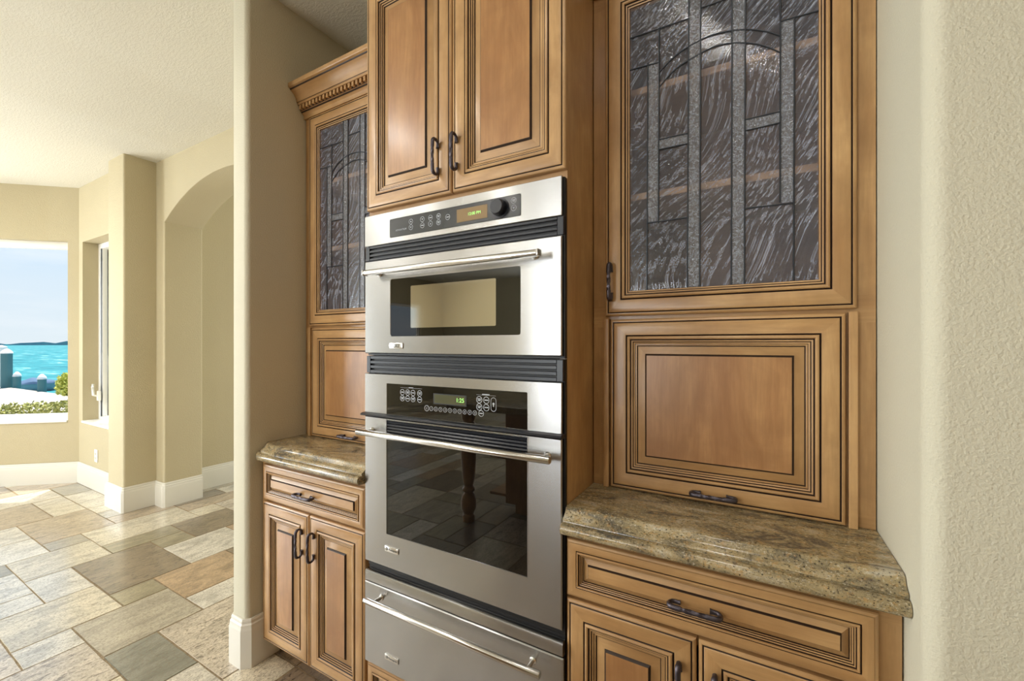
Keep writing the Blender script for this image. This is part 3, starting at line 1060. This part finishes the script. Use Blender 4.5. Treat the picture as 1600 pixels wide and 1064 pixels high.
def hutch(x0, x1, dx0, gx0, gx1, label, hx, strips, ghx):
    ZB = 0.9460
    root = thing('hutch_cabinet', label, 'cabinet', ((x0 + x1) / 2, 1.48, ZB))
    M = MB()
    t = 0.018
    for a, b_ in ((x0, x0 + t), (x1 - t, x1)):
        M.box(a, b_, YU + 0.02, YB, ZB, 2.585, WOODV)
    M.box(x0 + t, x1 - t, YB - 0.012, YB, ZB, 2.585, WOODI)
    M.box(x0 + t, x1 - t, YU + 0.02, YB - 0.012, 1.455, 1.475, WOODI)
    M.box(x0 + t, x1 - t, YU + 0.02, YB - 0.012, 2.565, 2.585, WOODI)
    dx1 = dx0 + 0.603
    face_frame(M, x0, x1, ZB, 2.585, YU, 0.02, [(gx0 + 0.02, gx1 - 0.02, ZB + 0.03, 1.43), (dx0 + 0.05, dx1 - 0.05, 1.495, 2.41)])
    for a, b_ in strips:
        M.box(a, b_, YUD - 0.001, YU, ZB, 1.4555, WOODV, 0.0015, 1)
    M.build('body', root)
    for z in (1.827, 2.148):
        S = MB()
        S.box(x0 + t + 0.001, x1 - t - 0.001, YU + 0.035, YB - 0.014, z - 0.010, z + 0.011, WOODS, 0.002, 1)
        S.build('shelf', root)
    # glass door
    z0, z1 = 1.463, 2.445
    D = MB()
    rects = [rc(dx0, dx1, z0, z1, i, d, m) for i, d, m in DOOR]
    rects.append(rc(dx0, dx1, z0, z1, 0.0736, -0.020, None))
    rects.append(rc(dx0, dx1, z0, z1, 0.0, -0.020, None))
    D.rings(rects, YUD, WOODH, WOODV)
    door = D.build('glass_door', root, ang=24)
    G = MB()
    G.box(dx0 + 0.0725, dx1 - 0.0725, YUD + 0.0100, YUD + 0.0125, z0 + 0.0725, z1 - 0.0725, ARTG)
    G.build('glass', door)
    T = MB()
    for a, b_, c0, c1 in BANDS:
        c0, c1 = max(c0, z0 + 0.075), min(c1, z1 - 0.075)
        T.box(dx0 + a, dx0 + b_, YUD + 0.0082, YUD + 0.0098, c0, c1, ROUGHG)
    T.build('textured_glass', door)
    Lm = MB()
    for seg in LEADS:
        pts = seg
        if len(seg) > 2:                      # smooth the arches
            pts = []
            n = len(seg)
            for i in range(n - 1):
                p0, p1, p2, p3 = (Vector(seg[max(0, i - 1)]), Vector(seg[i]), Vector(seg[i + 1]), Vector(seg[min(n - 1, i + 2)]))
                for q in range(5):
                    tt = q / 5
                    pts.append(0.5 * ((2 * p1) + (p2 - p0) * tt + (2 * p0 - 5 * p1 + 4 * p2 - p3) * tt ** 2 + (3 * p1 - p0 - 3 * p2 + p3) * tt ** 3))
            pts.append(Vector(seg[-1]))
        path = [(dx0 + max(0.0735, min(0.5295, p[0])), YUD + 0.0082, max(z0 + 0.0735, min(z1 - 0.0735, p[1]))) for p in pts]
        Lm.tube(path, 0.0021, LEAD, 6, True, 1.0, None, (0, 1, 0))
    Lm.build('lead_came', door)
    pull(hx, 1.564, YUD - 0.0015, door)
    ld = panel_door('lift_door', gx0, gx1, 0.9495, 1.4525, YUD, root)
    pull(ghx, 0.975, YUD - 0.0015, ld, False)
    crown(x0 - 0.0005, x1 + 0.0005, YU, 2.457, root)
    return root
hutch(-1.8785, -1.2105, -1.8325, -1.8135, -1.2485, 'glass-fronted maple hutch left of the ovens with dentil crown, standing on granite', -1.249,
      [(-1.8365, -1.8185), (-1.2435, -1.2255)], -1.540)
hutch(-0.4415, 0.2405, -0.3995, -0.3835, 0.1825, 'glass-fronted maple hutch right of the ovens, standing on granite', -0.379,
      [(-0.4045, -0.3885), (0.1880, 0.2050)], -0.101)

# ------------------------------------------------------------ appliances
OX0, OX1 = -1.2015, -0.4485

def bar_handle(x0, x1, z, yb, yd, parent, flat=False, posts=None, r_=0.0105):
    M = MB()
    if flat:
        M.box(x0, x1, yb - 0.012, yb + 0.010, z - 0.0085, z + 0.0085, STEELP, 0.006, 3)
        for s_ in (x0 - 0.0015, x1 - 0.0025):
            M.box(s_, s_ + 0.004, yb - 0.013, yb + 0.012, z - 0.0095, z + 0.0095, STEELP, 0.002)
    else:
        M.tube([(x0, yb, z), (x0 + 0.002, yb, z), (x1 - 0.002, yb, z), (x1, yb, z)], [r_ * 0.85, r_, r_, r_ * 0.85], STEELP, 20)
    h = M.build('handle', parent, ang=40)
    for px in posts:
        P = MB()
        P.tube([(px, yb, z), (px, yd - 0.004, z)], 0.0062, STEELP, 14, True, 1.0, None, (0, 0, 1))
        P.lathe([(0.0105, 0.0), (0.0105, 0.003), (0.008, 0.006)], (px, yd, z), STEELP, 18, 'Y')
        P.build('handle_post', h)
    return h

def vent(x0, x1, z0, z1, y, parent, slots=4):
    """black louvred grille: bars with real gaps in front of a dark back"""
    M = MB()
    M.box(x0, x1, y + 0.008, y + 0.012, z0, z1, BLACKM)
    e = 0.018
    M.box(x0, x0 + e, y, y + 0.008, z0, z1, BLACKP, 0.001, 1)
    M.box(x1 - e, x1, y, y + 0.008, z0, z1, BLACKP, 0.001, 1)
    n = slots
    g = 0.0055
    bh = ((z1 - z0) - n * g) / (n + 1)
    z = z0
    for k in range(n + 1):
        M.box(x0 + e, x1 - e, y, y + 0.008, z, z + bh, BLACKP, 0.0012, 1)
        z += bh + g
    return M.build('vent_grille', parent)

def ring_button(x, z, y, rr, parent, legend=None, name='button', fill=False):
    M = MB()
    n = 20
    rings = []
    for rad, h in ((rr, 0.0), (rr, 0.0006), (rr * 0.86, 0.0006), (rr * 0.86, 0.0)):
        rings.append([M.v((x + rad * math.cos(2 * math.pi * k / n), y - h, z + rad * math.sin(2 * math.pi * k / n))) for k in range(n)])
    for i in range(3):
        for k in range(n):
            j = (k + 1) % n
            M.face([rings[i][k], rings[i][j], rings[i + 1][j], rings[i + 1][k]], WHITEP)
    if legend == 'bar':
        M.box(x - rr * 0.62, x + rr * 0.62, y - 0.0005, y, z - rr * 0.14, z + rr * 0.16, WHITEP)
    elif legend == 'two':
        M.box(x - rr * 0.6, x + rr * 0.6, y - 0.0005, y, z + rr * 0.08, z + rr * 0.34, WHITEP)
        M.box(x - rr * 0.45, x + rr * 0.45, y - 0.0005, y, z - rr * 0.34, z - rr * 0.08, WHITEP)
    elif legend == 'up':
        M.quad([(x - rr * 0.4, y - 0.0005, z - rr * 0.25), (x + rr * 0.4, y - 0.0005, z - rr * 0.25), (x, y - 0.0005, z + rr * 0.4), (x - 0.00001, y - 0.0005, z + rr * 0.4)], WHITEP)
    elif legend == 'down':
        M.quad([(x - rr * 0.4, y - 0.0005, z + rr * 0.25), (x, y - 0.0005, z - rr * 0.4), (x + 0.00001, y - 0.0005, z - rr * 0.4), (x + rr * 0.4, y - 0.0005, z + rr * 0.25)], WHITEP)
    return M.build(name, parent)

def badge(x0, x1, z0, z1, y, parent):
    M = MB()
    M.box(x0, x1, y - 0.004, y, z0, z1, STEELP, 0.0012, 2)
    o = M.build('badge', parent)
    return o

# microwave
mw = thing('microwave_oven', 'stainless built-in microwave with a dark control strip, above the larger wall oven', 'microwave', (-0.826, 1.30, 1.335))
M = MB()
M.box(-1.160, -0.492, 1.062, 1.52, 1.345, 1.822, BLACKM)
M.box(OX0 + 0.006, -0.4445, 1.056, 1.070, 1.340, 1.8265, BLACKM)
M.build('body', mw)
M = MB()
pz0, pz1 = 1.7215, 1.8275
rects = [(OX0, OX1, pz0, pz1, -0.012, None), (OX0, OX1, pz0, pz1, -0.0015, None), (OX0 + 0.0015, OX1 - 0.0015, pz0 + 0.0015, pz1 - 0.0015, 0.0, None),
         (-1.0785, -0.5720, 1.7385, 1.8010, 0.0, None, 0.004), (-1.0780, -0.5725, 1.7390, 1.8005, -0.002, None, 0.004)]
M.rings(rects, 1.045, STEEL, STEEL, back=BLACKM, k=5)
cp = M.build('control_panel', mw)
M = MB()
M.rings([(-1.0784, -0.5721, 1.7386, 1.8009, -0.004, None, 0.004), (-1.0784, -0.5721, 1.7386, 1.8009, 0.0012, None, 0.004), (-1.0774, -0.5731, 1.7396, 1.7999, 0.002, None, 0.0035)], 1.045, PANELB, PANELB, fill=PANELB, k=5)
strip = M.build('control_strip', cp)
strip['label'] = 'charcoal strip with buttons and display'
YP = 1.0428
M = MB()
M.box(-0.794, -0.683, YP - 0.0006, YP + 0.001, 1.7490, 1.7885, AMBER)
dsp = M.build('display', cp)
lettering('12:00 PM', -0.753, 1.7650, YP - 0.0008, 0.0125, DIGIT, cp, 'display_digits')
M = MB()
M.lathe([(0.0295, -0.001), (0.0295, 0.001)], (-0.640, YP, 1.7700), BLACKP, 32, 'Y')
M.lathe([(0.0235, 0.0), (0.0235, 0.014), (0.0215, 0.020), (0.0195, 0.022)], (-0.640, YP, 1.7700), BLACKP, 32, 'Y')
M.build('knob', cp)
def mwpix(px, py):
    return px, py
lettering('ADVANTIUM', -1.050, 1.7565, YP - 0.0002, 0.0085, WHITEP, cp, 'wordmark')
for x, z, lg in ((-0.981, 1.7795, 'up'), (-0.981, 1.7610, 'down'), (-0.932, 1.7800, 'down'), (-0.932, 1.7605, 'bar'), (-0.898, 1.7800, 'bar'), (-0.898, 1.7610, 'up'),
                 (-0.865, 1.7800, 'two'), (-0.865, 1.7610, 'two'), (-0.829, 1.7720, 'bar'), (-0.594, 1.7840, 'two'), (-0.594, 1.7630, 'down')):
    ring_button(x, z, YP, 0.0088, cp, lg)
vent(OX0 + 0.004, -0.4445, 1.6705, 1.7200, 1.047, mw, 3)
M = MB()
dz0, dz1 = 1.3460, 1.6690
wx0, wx1, wz0, wz1 = -1.0775, -0.5730, 1.4045, 1.5985
M.rings([(OX0, OX1, dz0, dz1, -0.010, None, 0.001), (OX0, OX1, dz0, dz1, -0.003, None, 0.002), (OX0 + 0.003, OX1 - 0.003, dz0 + 0.003, dz1 - 0.003, 0.0, None, 0.003),
         (wx0, wx1, wz0, wz1, 0.0, None, 0.007), (wx0 + 0.0012, wx1 - 0.0012, wz0 + 0.0012, wz1 - 0.0012, -0.0016, None, 0.006)], 1.045, STEEL, STEEL, back=BLACKM, k=6)
mdoor = M.build('door', mw)
M = MB()
M.rings([(wx0 + 0.0006, wx1 - 0.0006, wz0 + 0.0006, wz1 - 0.0006, -0.006, None, 0.006), (wx0 + 0.0006, wx1 - 0.0006, wz0 + 0.0006, wz1 - 0.0006, -0.0010, None, 0.006)], 1.045, GLASSB, GLASSB, fill=GLASSB, k=6)
win = M.build('window_glass', mdoor)
M = MB()
M.rings([(-0.985, -0.655, 1.432, 1.570, -0.0010, None, 0.004), (-0.985, -0.655, 1.432, 1.570, -0.0004, None, 0.004)], 1.045, GLASSM, GLASSM, fill=GLASSM, k=5)
M.build('window_screen', mdoor)
bar_handle(-1.156, -0.496, 1.620, 1.006, 1.0455, mdoor, True, (-1.125, -0.527))
bd = badge(-1.0790, -1.0180, 1.3640, 1.3830, 1.0455, mdoor)
lettering('Monogram', -1.0740, 1.3735, 1.0413, 0.0105, INK, bd)
lettering('ADVANTIUM', -1.0740, 1.3665, 1.0413, 0.0072, INK, bd)

# wall oven
ov = thing('wall_oven', 'large stainless wall oven with a black glass door, below the microwave', 'oven', (-0.826, 1.30, 0.60))
M = MB()
M.box(-1.165, -0.487, 1.062, 1.62, 0.612, 1.3375, BLACKM)
M.box(OX0 + 0.006, -0.4445, 1.058, 1.070, 0.600, 1.3380, BLACKM)
M.build('body', ov)
vent(-1.1890, -0.4445, 1.2790, 1.3370, 1.043, ov, 3)
M = MB()
gx0, gx1 = -1.0945, -0.5515
M.rings([(OX0, OX1, 1.1390, 1.2765, -0.010, None), (OX0, OX1, 1.1390, 1.2765, -0.002, None), (OX0 + 0.002, OX1 - 0.002, 1.1400, 1.2745, 0.0, None),
         (gx0, gx1, 1.1405, 1.2450, 0.0, None), (gx0 + 0.001, gx1 - 0.001, 1.1410, 1.2440, -0.0015, None)], 1.045, STEEL, STEEL, back=BLACKM)
op = M.build('control_panel', ov)
M = MB()
M.box(gx0 + 0.0005, gx1 - 0.0005, 1.0455, 1.052, 1.1408, 1.2445, GLASSB)
M.build('control_glass', op)
YO = 1.0455
M = MB()
M.box(-0.8880, -0.7600, YO - 0.0006, YO + 0.002, 1.1900, 1.2230, BLACKM)
M.box(-0.8840, -0.7640, YO - 0.0010, YO + 0.002, 1.1930, 1.2200, GREEND)
M.build('display', op)
lettering('1:25', -0.7990, 1.2010, YO - 0.0012, 0.0185, DIGIT, op, 'display_digits')
for i, x in enumerate((-1.0215, -0.9980, -0.9745, -0.9460)):
    for z in (1.2190, 1.1990):
        ring_button(x, z, YO, 0.0098, op, ('two', 'bar')[(i + (z > 1.21)) % 2])
M = MB()
M.box(-1.030, -0.936, YO - 0.0004, YO + 0.001, 1.2335, 1.2341, WHITEP)
M.box(-0.993, -0.974, YO - 0.0004, YO + 0.001, 1.2335, 1.2365, WHITEP)
M.build('legend_line', op)
M = MB()
M.box(-0.723, -0.655, YO - 0.0004, YO + 0.001, 1.2280, 1.2286, WHITEP)
M.box(-0.703, -0.677, YO - 0.0004, YO + 0.001, 1.2280, 1.2320, WHITEP)
M.build('legend_line', op)
xs = [-0.916 + 0.0187 * i for i in range(12)]
for i, x in enumerate(xs):
    rr = 0.0095 if i in (0, 11) else 0.0072
    if i == 11:
        x += 0.004
    bt = ring_button(x, 1.1735 + (0.0 if i < 11 else 0.0003), YO, rr, op, 'bar' if i == 11 else None)
    if i < 11:
        lettering('C1234567890'[i], x, 1.1735 - 0.0030, YO - 0.0001, 0.0085, WHITEP, bt, 'legend', 'CENTER')
for x in (-0.7130, -0.6880):
    for z in (1.2140, 1.1925):
        ring_button(x, z, YO, 0.0105, op, 'two' if x < -0.7 else 'bar')
M = MB()
for dz_, rr_ in ((0.0, 0.0095),):
    outer, inner = [], []
    for k in range(24):
        th = 2 * math.pi * k / 24
        cz = 1.2030 + (0.011 if math.sin(th) > 0 else -0.011)
        outer.append(M.v((-0.6630 + 0.0095 * math.cos(th), YO - 0.0005, cz + 0.0095 * math.sin(th))))
        inner.append(M.v((-0.6630 + 0.0082 * math.cos(th), YO - 0.0005, cz + 0.0082 * math.sin(th))))
    for k in range(24):
        j = (k + 1) % 24
        M.face([outer[k], outer[j], inner[j], inner[k]], WHITEP)
M.lathe([(0.0035, 0.0), (0.0035, 0.0006)], (-0.6630, YO, 1.2050), WHITEP, 14, 'Y')
M.box(-0.6645, -0.6615, YO - 0.0005, YO, 1.1965, 1.2020, WHITEP)
M.build('light_button', op)
# curved black lip between panel and door
M = MB()
M.extrude_x([(1.056, 1.1385), (1.038, 1.1385), (1.031, 1.1365), (1.028, 1.1330), (1.030, 1.1300), (1.038, 1.1285), (1.056, 1.1280)], OX0 - 0.004, OX1 + 0.004, BLACKP)
M.build('trim_lip', ov)
M = MB()
oz0, oz1 = 0.6165, 1.1255
M.rings([(OX0, OX1, oz0, oz1, -0.010, None), (OX0, OX1, oz0, oz1, -0.003, None), (OX0 + 0.003, OX1 - 0.003, oz0 + 0.003, oz1 - 0.002, 0.0, None),
         (gx0 - 0.003, gx1 + 0.003, 0.7290, 1.1215, 0.0, None), (gx0 - 0.002, gx1 + 0.002, 0.7300, 1.1205, 0.001, None), (gx0, gx1, 0.7320, 1.1195, 0.001, None), (gx0 + 0.001, gx1 - 0.001, 0.7330, 1.1190, -0.002, None)], 1.045, STEEL, STEEL, back=BLACKM)
od = M.build('door', ov)
M = MB()
M.box(gx0 + 0.0005, gx1 - 0.0005, 1.0460, 1.052, 0.7325, 1.0560, GLASSB)
M.build('window_glass', od)
M = MB()
z = 1.0575
for k in range(6):
    M.extrude_x([(1.052, z), (1.0470, z + 0.0005), (1.0440, z + 0.0045), (1.0470, z + 0.0085), (1.052, z + 0.009)], gx0 + 0.001, gx1 - 0.001, BLACKP)
    z += 0.0101
M.build('vent_grille', od)
bar_handle(-1.190, -0.463, 1.078, 1.002, 1.0455, od, False, (-1.163, -0.490), 0.0105)
def monogram(x0, z0, y, parent):
    bd = badge(x0, x0 + 0.062, z0, z0 + 0.0185, y, parent)
    bd['label'] = 'small raised chrome badge'
    M = MB()
    M.lathe([(0.0055, 0.0), (0.0055, 0.0006)], (x0 + 0.0095, y - 0.004, z0 + 0.0092), INK, 16, 'Y')
    M.lathe([(0.0042, 0.0), (0.0042, 0.0009)], (x0 + 0.0095, y - 0.004, z0 + 0.0092), STEELP, 16, 'Y')
    M.build('emblem', bd)
    lettering('GE', x0 + 0.0095, z0 + 0.0070, y - 0.0050, 0.0052, INK, bd, 'emblem_letters', 'CENTER')
    lettering('Monogram', x0 + 0.0175, z0 + 0.0062, y - 0.0042, 0.0092, INK, bd)
    return bd
monogram(-1.1000, 0.6740, 1.0455, od)

# warming drawer
wd = thing('warming_drawer', 'stainless warming drawer with a bar handle, under the wall oven', 'warming drawer', (-0.826, 1.30, 0.26))
M = MB()
M.box(-1.165, -0.487, 1.062, 1.60, 0.266, 0.588, BLACKM)
M.box(OX0 + 0.008, -0.4445, 1.060, 1.070, 0.262, 0.598, BLACKM)
M.build('body', wd)
M = MB()
M.extrude_x([(1.058, 0.5500), (1.044, 0.5500), (1.040, 0.5530), (1.040, 0.5810), (1.042, 0.5855), (1.047, 0.5885), (1.058, 0.5890)], -1.1935, -0.4445, STEEL)
M.build('top_trim', wd)
M = MB()
M.rings([(OX0 - 0.001, -0.4445, 0.2620, 0.5435, -0.014, None), (OX0 - 0.001, -0.4445, 0.2620, 0.5435, -0.003, None), (OX0 + 0.002, -0.4475, 0.2650, 0.5405, 0.0, None)], 1.045, STEEL, STEEL, fill=STEEL, back=BLACKM)
wf = M.build('drawer_front', wd)
bar_handle(-1.158, -0.494, 0.508, 1.006, 1.0455, wf, False, (-1.118, -0.534), 0.0100)
monogram(-1.1000, 0.3060, 1.0455, wf)

# ------------------------------------------------------------ nook outlet
ot = thing('wall_outlet', 'white electrical outlet low on the nook wall under the side window', 'outlet', (-5.408, 1.5295, 0.262))
M = MB()
M.box(-5.444, -5.372, 1.523, 1.5295, 0.262, 0.380, FRAMEW, 0.003)
M.build('cover_plate', ot)
M = MB()
for z in (0.301, 0.341):
    M.box(-5.425, -5.391, 1.521, 1.5235, z - 0.014, z + 0.014, TRIM, 0.001)
    M.box(-5.416, -5.414, 1.5205, 1.522, z - 0.004, z + 0.006, INK)
    M.box(-5.402, -5.400, 1.5205, 1.522, z - 0.004, z + 0.006, INK)
M.build('receptacle', ot)

# ------------------------------------------------------------ recessed lights (seen in reflections)
for i, (x, y, watts) in enumerate(CAN_SPOTS):
    t_ = thing('recessed_light', 'round white recessed ceiling light overhead, outside the frame', 'ceiling light', (x, y, CEIL), 'recessed ceiling lights')
    M = MB()
    M.lathe([(0.095, -0.001), (0.095, -0.006), (0.078, -0.010)], (x, y, CEIL), FRAMEW, 28)
    M.build('trim_ring', t_)
    M = MB()
    M.lathe([(0.076, -0.010), (0.076, -0.0125)], (x, y, CEIL), LAMPM, 28)
    M.build('lens', t_)
    l = bpy.data.lights.new('recessed_lamp', 'AREA')
    l.shape = 'DISK'
    l.size = 0.15
    l.energy = watts
    l.color = (1.0, 0.97, 0.93)
    l.spread = R(170)
    lo = bpy.data.objects.new('recessed_lamp', l)
    lo.location = (0, 0, -0.02)
    COL.objects.link(lo)
    lo.parent = t_

# ------------------------------------------------------------ kitchen island behind the viewer (reflected in the oven glass)
isl = thing('kitchen_island', 'maple kitchen island with turned corner posts, behind the viewer', 'island', (-1.1, -1.25, 0))
M = MB()
M.box(-1.75, -0.25, -1.75, -0.85, 0.10, 0.88, WOODV)
M.box(-1.70, -0.30, -1.70, -0.92, 0.0, 0.10, WOODV)
M.build('body', isl)
M = MB()
M.box(-2.08, 0.0, -1.95, -0.50, 0.88, 0.93, GRAN, 0.008)
M.build('top', isl)
for px in (-1.95,):
    for py in (-0.62, -1.82):
        M = MB()
        M.lathe([(0.048, 0.0), (0.048, 0.05), (0.04, 0.06), (0.045, 0.075), (0.058, 0.10), (0.06, 0.16), (0.05, 0.20), (0.034, 0.225), (0.05, 0.24), (0.05, 0.255), (0.034, 0.275), (0.05, 0.34), (0.06, 0.50), (0.056, 0.62), (0.036, 0.72), (0.052, 0.745), (0.052, 0.76), (0.04, 0.775), (0.055, 0.80), (0.055, 0.88)], (px, py, 0), WOODV, 24)
        M.build('leg', isl)
for zz in (0.15, 0.45):
    M = MB()
    M.box(-1.90, -1.75, -1.75, -0.85, zz, zz + 0.02, WOODH)
    M.build('shelf', isl)

pan = thing('added_cabinet_run', 'unseen run of tall maple cabinets added behind the viewer to cut wall bounce', 'cabinet', (2.9, -1.6, 0))  # added out of view, darkens the bounce from the east wall
M = MB()
M.box(2.56, 3.195, -4.4, 0.90, 0.0, 2.75, WOODV)
M.build('body', pan)
for k in range(7):
    M = MB()
    M.box(2.535, 2.558, -4.36 + k * 0.75, -3.64 + k * 0.75, 0.12, 2.70, WOODV, 0.004)
    M.build('door', pan)

# ------------------------------------------------------------ outdoors
SAND, nt, b = new_mat('pale_sand_paving')
f = noise(nt, objcoord(nt, rnd=False), 0.9, 6, 0.6)
nt.links.new(cramp(nt, f, [(0.3, lin(158, 150, 142)), (0.7, lin(188, 180, 170))]), b.inputs['Base Color'])
b.inputs['Roughness'].default_value = 0.9
SEA, nt, b = new_mat('turquoise_sea')
v = objcoord(nt, (0.12, 0.5, 1), rnd=False)
f = noise(nt, v, 1.2, 8, 0.7, 0.6)
t = nd(nt, 'ShaderNodeTexCoord')
nt.links.new(cramp(nt, f, [(0.3, lin(24, 98, 112)), (0.56, lin(58, 138, 146)), (0.68, lin(160, 196, 200))]), b.inputs['Base Color'])
b.inputs['Roughness'].default_value = 0.6
b.inputs['Specular IOR Level'].default_value = 0.1
bump(nt, b, f, 0.3, 0.3)
GREENPILE = simple('weathered_teal_pile', lin(78, 122, 128), 0.8)
CAPW = simple('white_pile_cap', lin(236, 232, 232), 0.6)
BOATB = simple('blue_boat_cover', lin(74, 100, 132), 0.8)
BOATL = simple('boat_pale_hull', lin(120, 146, 160), 0.7)
def foliage(name, a, b2, scale):
    m, nt, b = new_mat(name)
    f = noise(nt, objcoord(nt), scale, 3, 0.7)
    nt.links.new(cramp(nt, f, [(0.35, a), (0.65, b2)]), b.inputs['Base Color'])
    b.inputs['Roughness'].default_value = 0.7
    return m
HEDGE = foliage('hedge_leaves', lin(120, 128, 70), lin(196, 190, 110), 14)
BUSH = foliage('lime_leaves', lin(170, 178, 60), lin(238, 236, 140), 10)
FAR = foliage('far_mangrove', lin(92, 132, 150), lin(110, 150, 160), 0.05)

VD = Vector((-0.979, 0.202))           # direction the bay window looks (unit, plan)
VS = Vector((0.202, 0.979))            # to the right as seen through it
def wpt(depth, side, z):
    p = VD * depth + VS * side
    return Vector((p.x, p.y, z))
GZ = -0.40
# land with a sea wall, then sea
M = MB()
land = [wpt(41.0, -4.4, 0), wpt(27.57, -0.79, 0), wpt(23.6, 0.22, 0), wpt(21.5, 0.8, 0), wpt(11, 3.6, 0), wpt(4, 24, 0), wpt(-30, 24, 0), wpt(-30, -60, 0), wpt(41, -60, 0)]
M.prism([(p.x, p.y) for p in land], -1.6, GZ, SAND)
struct(M.build('ground'))
M = MB()
M.box(-4000, 60, -3000, 4000, -1.9, -0.78, SEA)
struct(M.build('sea'))
# far shore
M = MB()
rng = random.Random(5)
prev = None
for i in range(161):
    s_ = -900 + 1800 * i / 160
    h = 2.5 + 3.2 * rng.random() + 1.2 * math.sin(i * 0.7)
    a = [M.v(wpt(900, s_, -1.45)), M.v(wpt(900, s_, -1.45 + h)), M.v(wpt(930, s_, -1.45 + h * 0.9)), M.v(wpt(930, s_, -1.45))]
    if prev:
        for q in range(3):
            M.face([prev[q], prev[q + 1], a[q + 1], a[q]], FAR)
    prev = a
o = M.build('distant_shore')
tag(recenter(o), 'low hazy wooded shore along the sea horizon', 'shore', kind='stuff')

def leafy(name, c, rx, ry, rz, n, size, mat, rng, label, cat, kind=None, box=False, group=None):
    M = MB()
    for _ in range(n):
        if box:
            p = Vector((rng.uniform(-1, 1), rng.uniform(-1, 1), rng.uniform(-1, 1)))
        else:
            p = Vector((rng.gauss(0, 1), rng.gauss(0, 1), rng.gauss(0, 1))).normalized() * rng.uniform(0.55, 1.0)
        q = p.x * rx * VS + p.y * ry * VD
        p = Vector((c.x + q.x, c.y + q.y, c.z + p.z * rz))
        d = Vector((rng.uniform(-1, 1), rng.uniform(-1, 1), rng.uniform(0, 1))).normalized()
        s1 = d.cross(Vector((rng.uniform(-1, 1), rng.uniform(-1, 1), rng.uniform(-1, 1)))).normalized() * size * rng.uniform(0.25, 0.5)
        d = d * size * rng.uniform(0.7, 1.3)
        M.quad([p, p + d * 0.5 + s1, p + d, p + d * 0.5 - s1], mat)
    o = recenter(M.build(name))
    return tag(o, label, cat, group, kind)
rng = random.Random(11)
leafy('hedge', wpt(14.7, -3.2, -0.20), 5.6, 0.35, 0.20, 11000, 0.07, HEDGE, rng, 'low clipped hedge with yellow-green leaves along the bottom of the window view', 'hedge', box=True)
leafy('shrub', wpt(18.8, 0.74, 0.10), 0.24, 0.30, 0.34, 1500, 0.11, BUSH, rng, 'bright lime yellow shrub at the right edge of the sea window', 'shrub')
leafy('palm_shrub', Vector((-11.0, -6.6, 0.8)), 0.9, 0.9, 1.3, 1200, 0.3, HEDGE, rng, 'green shrub outside the far side window, seen only in the microwave glass', 'shrub')

def piling(depth, side, r_, zt, label):
    c = wpt(depth, side, -1.6)
    t_ = thing('dock_piling', label, 'piling', c)
    M = MB()
    M.lathe([(r_ * 0.92, 0.0), (r_, 0.3), (r_, zt + 1.6)], c, GREENPILE, 20)
    M.build('post', t_)
    M = MB()
    M.lathe([(r_ * 1.08, zt + 1.6), (r_ * 1.12, zt + 1.63), (r_ * 0.9, zt + 1.70), (r_ * 0.35, zt + 1.79), (0.01, zt + 1.80)], c, CAPW, 20)
    M.build('cap', t_)
piling(26.5, -0.40, 0.115, 0.05, 'short teal dock piling with a white cap, left of the boat')
piling(23.75, 0.25, 0.12, 0.05, 'short teal dock piling with a white cap, right in front of the boat')
piling(26.8, -0.68, 0.165, 0.98, 'tall teal dock piling with a white cap at the left of the sea window')
# white lift post beside the tall piling
M = MB()
c = wpt(28.05, -0.86, -1.6)
M.lathe([(0.16, 0.0), (0.16, 2.72), (0.18, 2.74), (0.18, 2.84), (0.02, 2.92)], c, CAPW, 20)
tag(recenter(M.build('dock_post')), 'white dock post behind the tall teal piling', 'post')
# covered boat
bt = thing('boat', 'small boat with a blue cover moored between the two short pilings', 'boat', wpt(29.2, 0.15, -0.9))
M = MB()
rows = []
for i in range(13):
    u = -1 + 2 * i / 12
    w = 0.5 * math.sqrt(max(0.0, 1 - (max(0, u) ** 2.2))) + 0.02
    row = []
    for k in range(9):
        a = math.pi * k / 8
        row.append(M.v(wpt(29.2 + w * math.cos(a), 0.15 + u * 0.66, -0.42 - 0.5 * math.sin(a) * (1 - 0.25 * max(0, u)))))
    rows.append(row)
for i in range(12):
    for k in range(8):
        M.face([rows[i][k], rows[i][k + 1], rows[i + 1][k + 1], rows[i + 1][k]], BOATL)
M.face(rows[0], BOATL)
M.face(rows[-1], BOATL)
M.build('hull', bt)
M = MB()
rows = []
for i in range(13):
    u = -1 + 2 * i / 12
    w = 0.53 * math.sqrt(max(0.0, 1 - (max(0, u) ** 2.2))) + 0.03
    hgt = 0.20 * (1 - 0.6 * u * u) + 0.08 * math.exp(-((u + 0.2) / 0.25) ** 2)
    rows.append([M.v(wpt(29.2 + w * math.cos(math.pi * k / 8), 0.15 + u * 0.67, -0.43 + hgt * math.sin(math.pi * k / 8))) for k in range(9)])
for i in range(12):
    for k in range(8):
        M.face([rows[i][k], rows[i][k + 1], rows[i + 1][k + 1], rows[i + 1][k]], BOATB)
M.face(rows[0], BOATB)
M.face(rows[-1], BOATB)
M.build('boat_cover', bt)
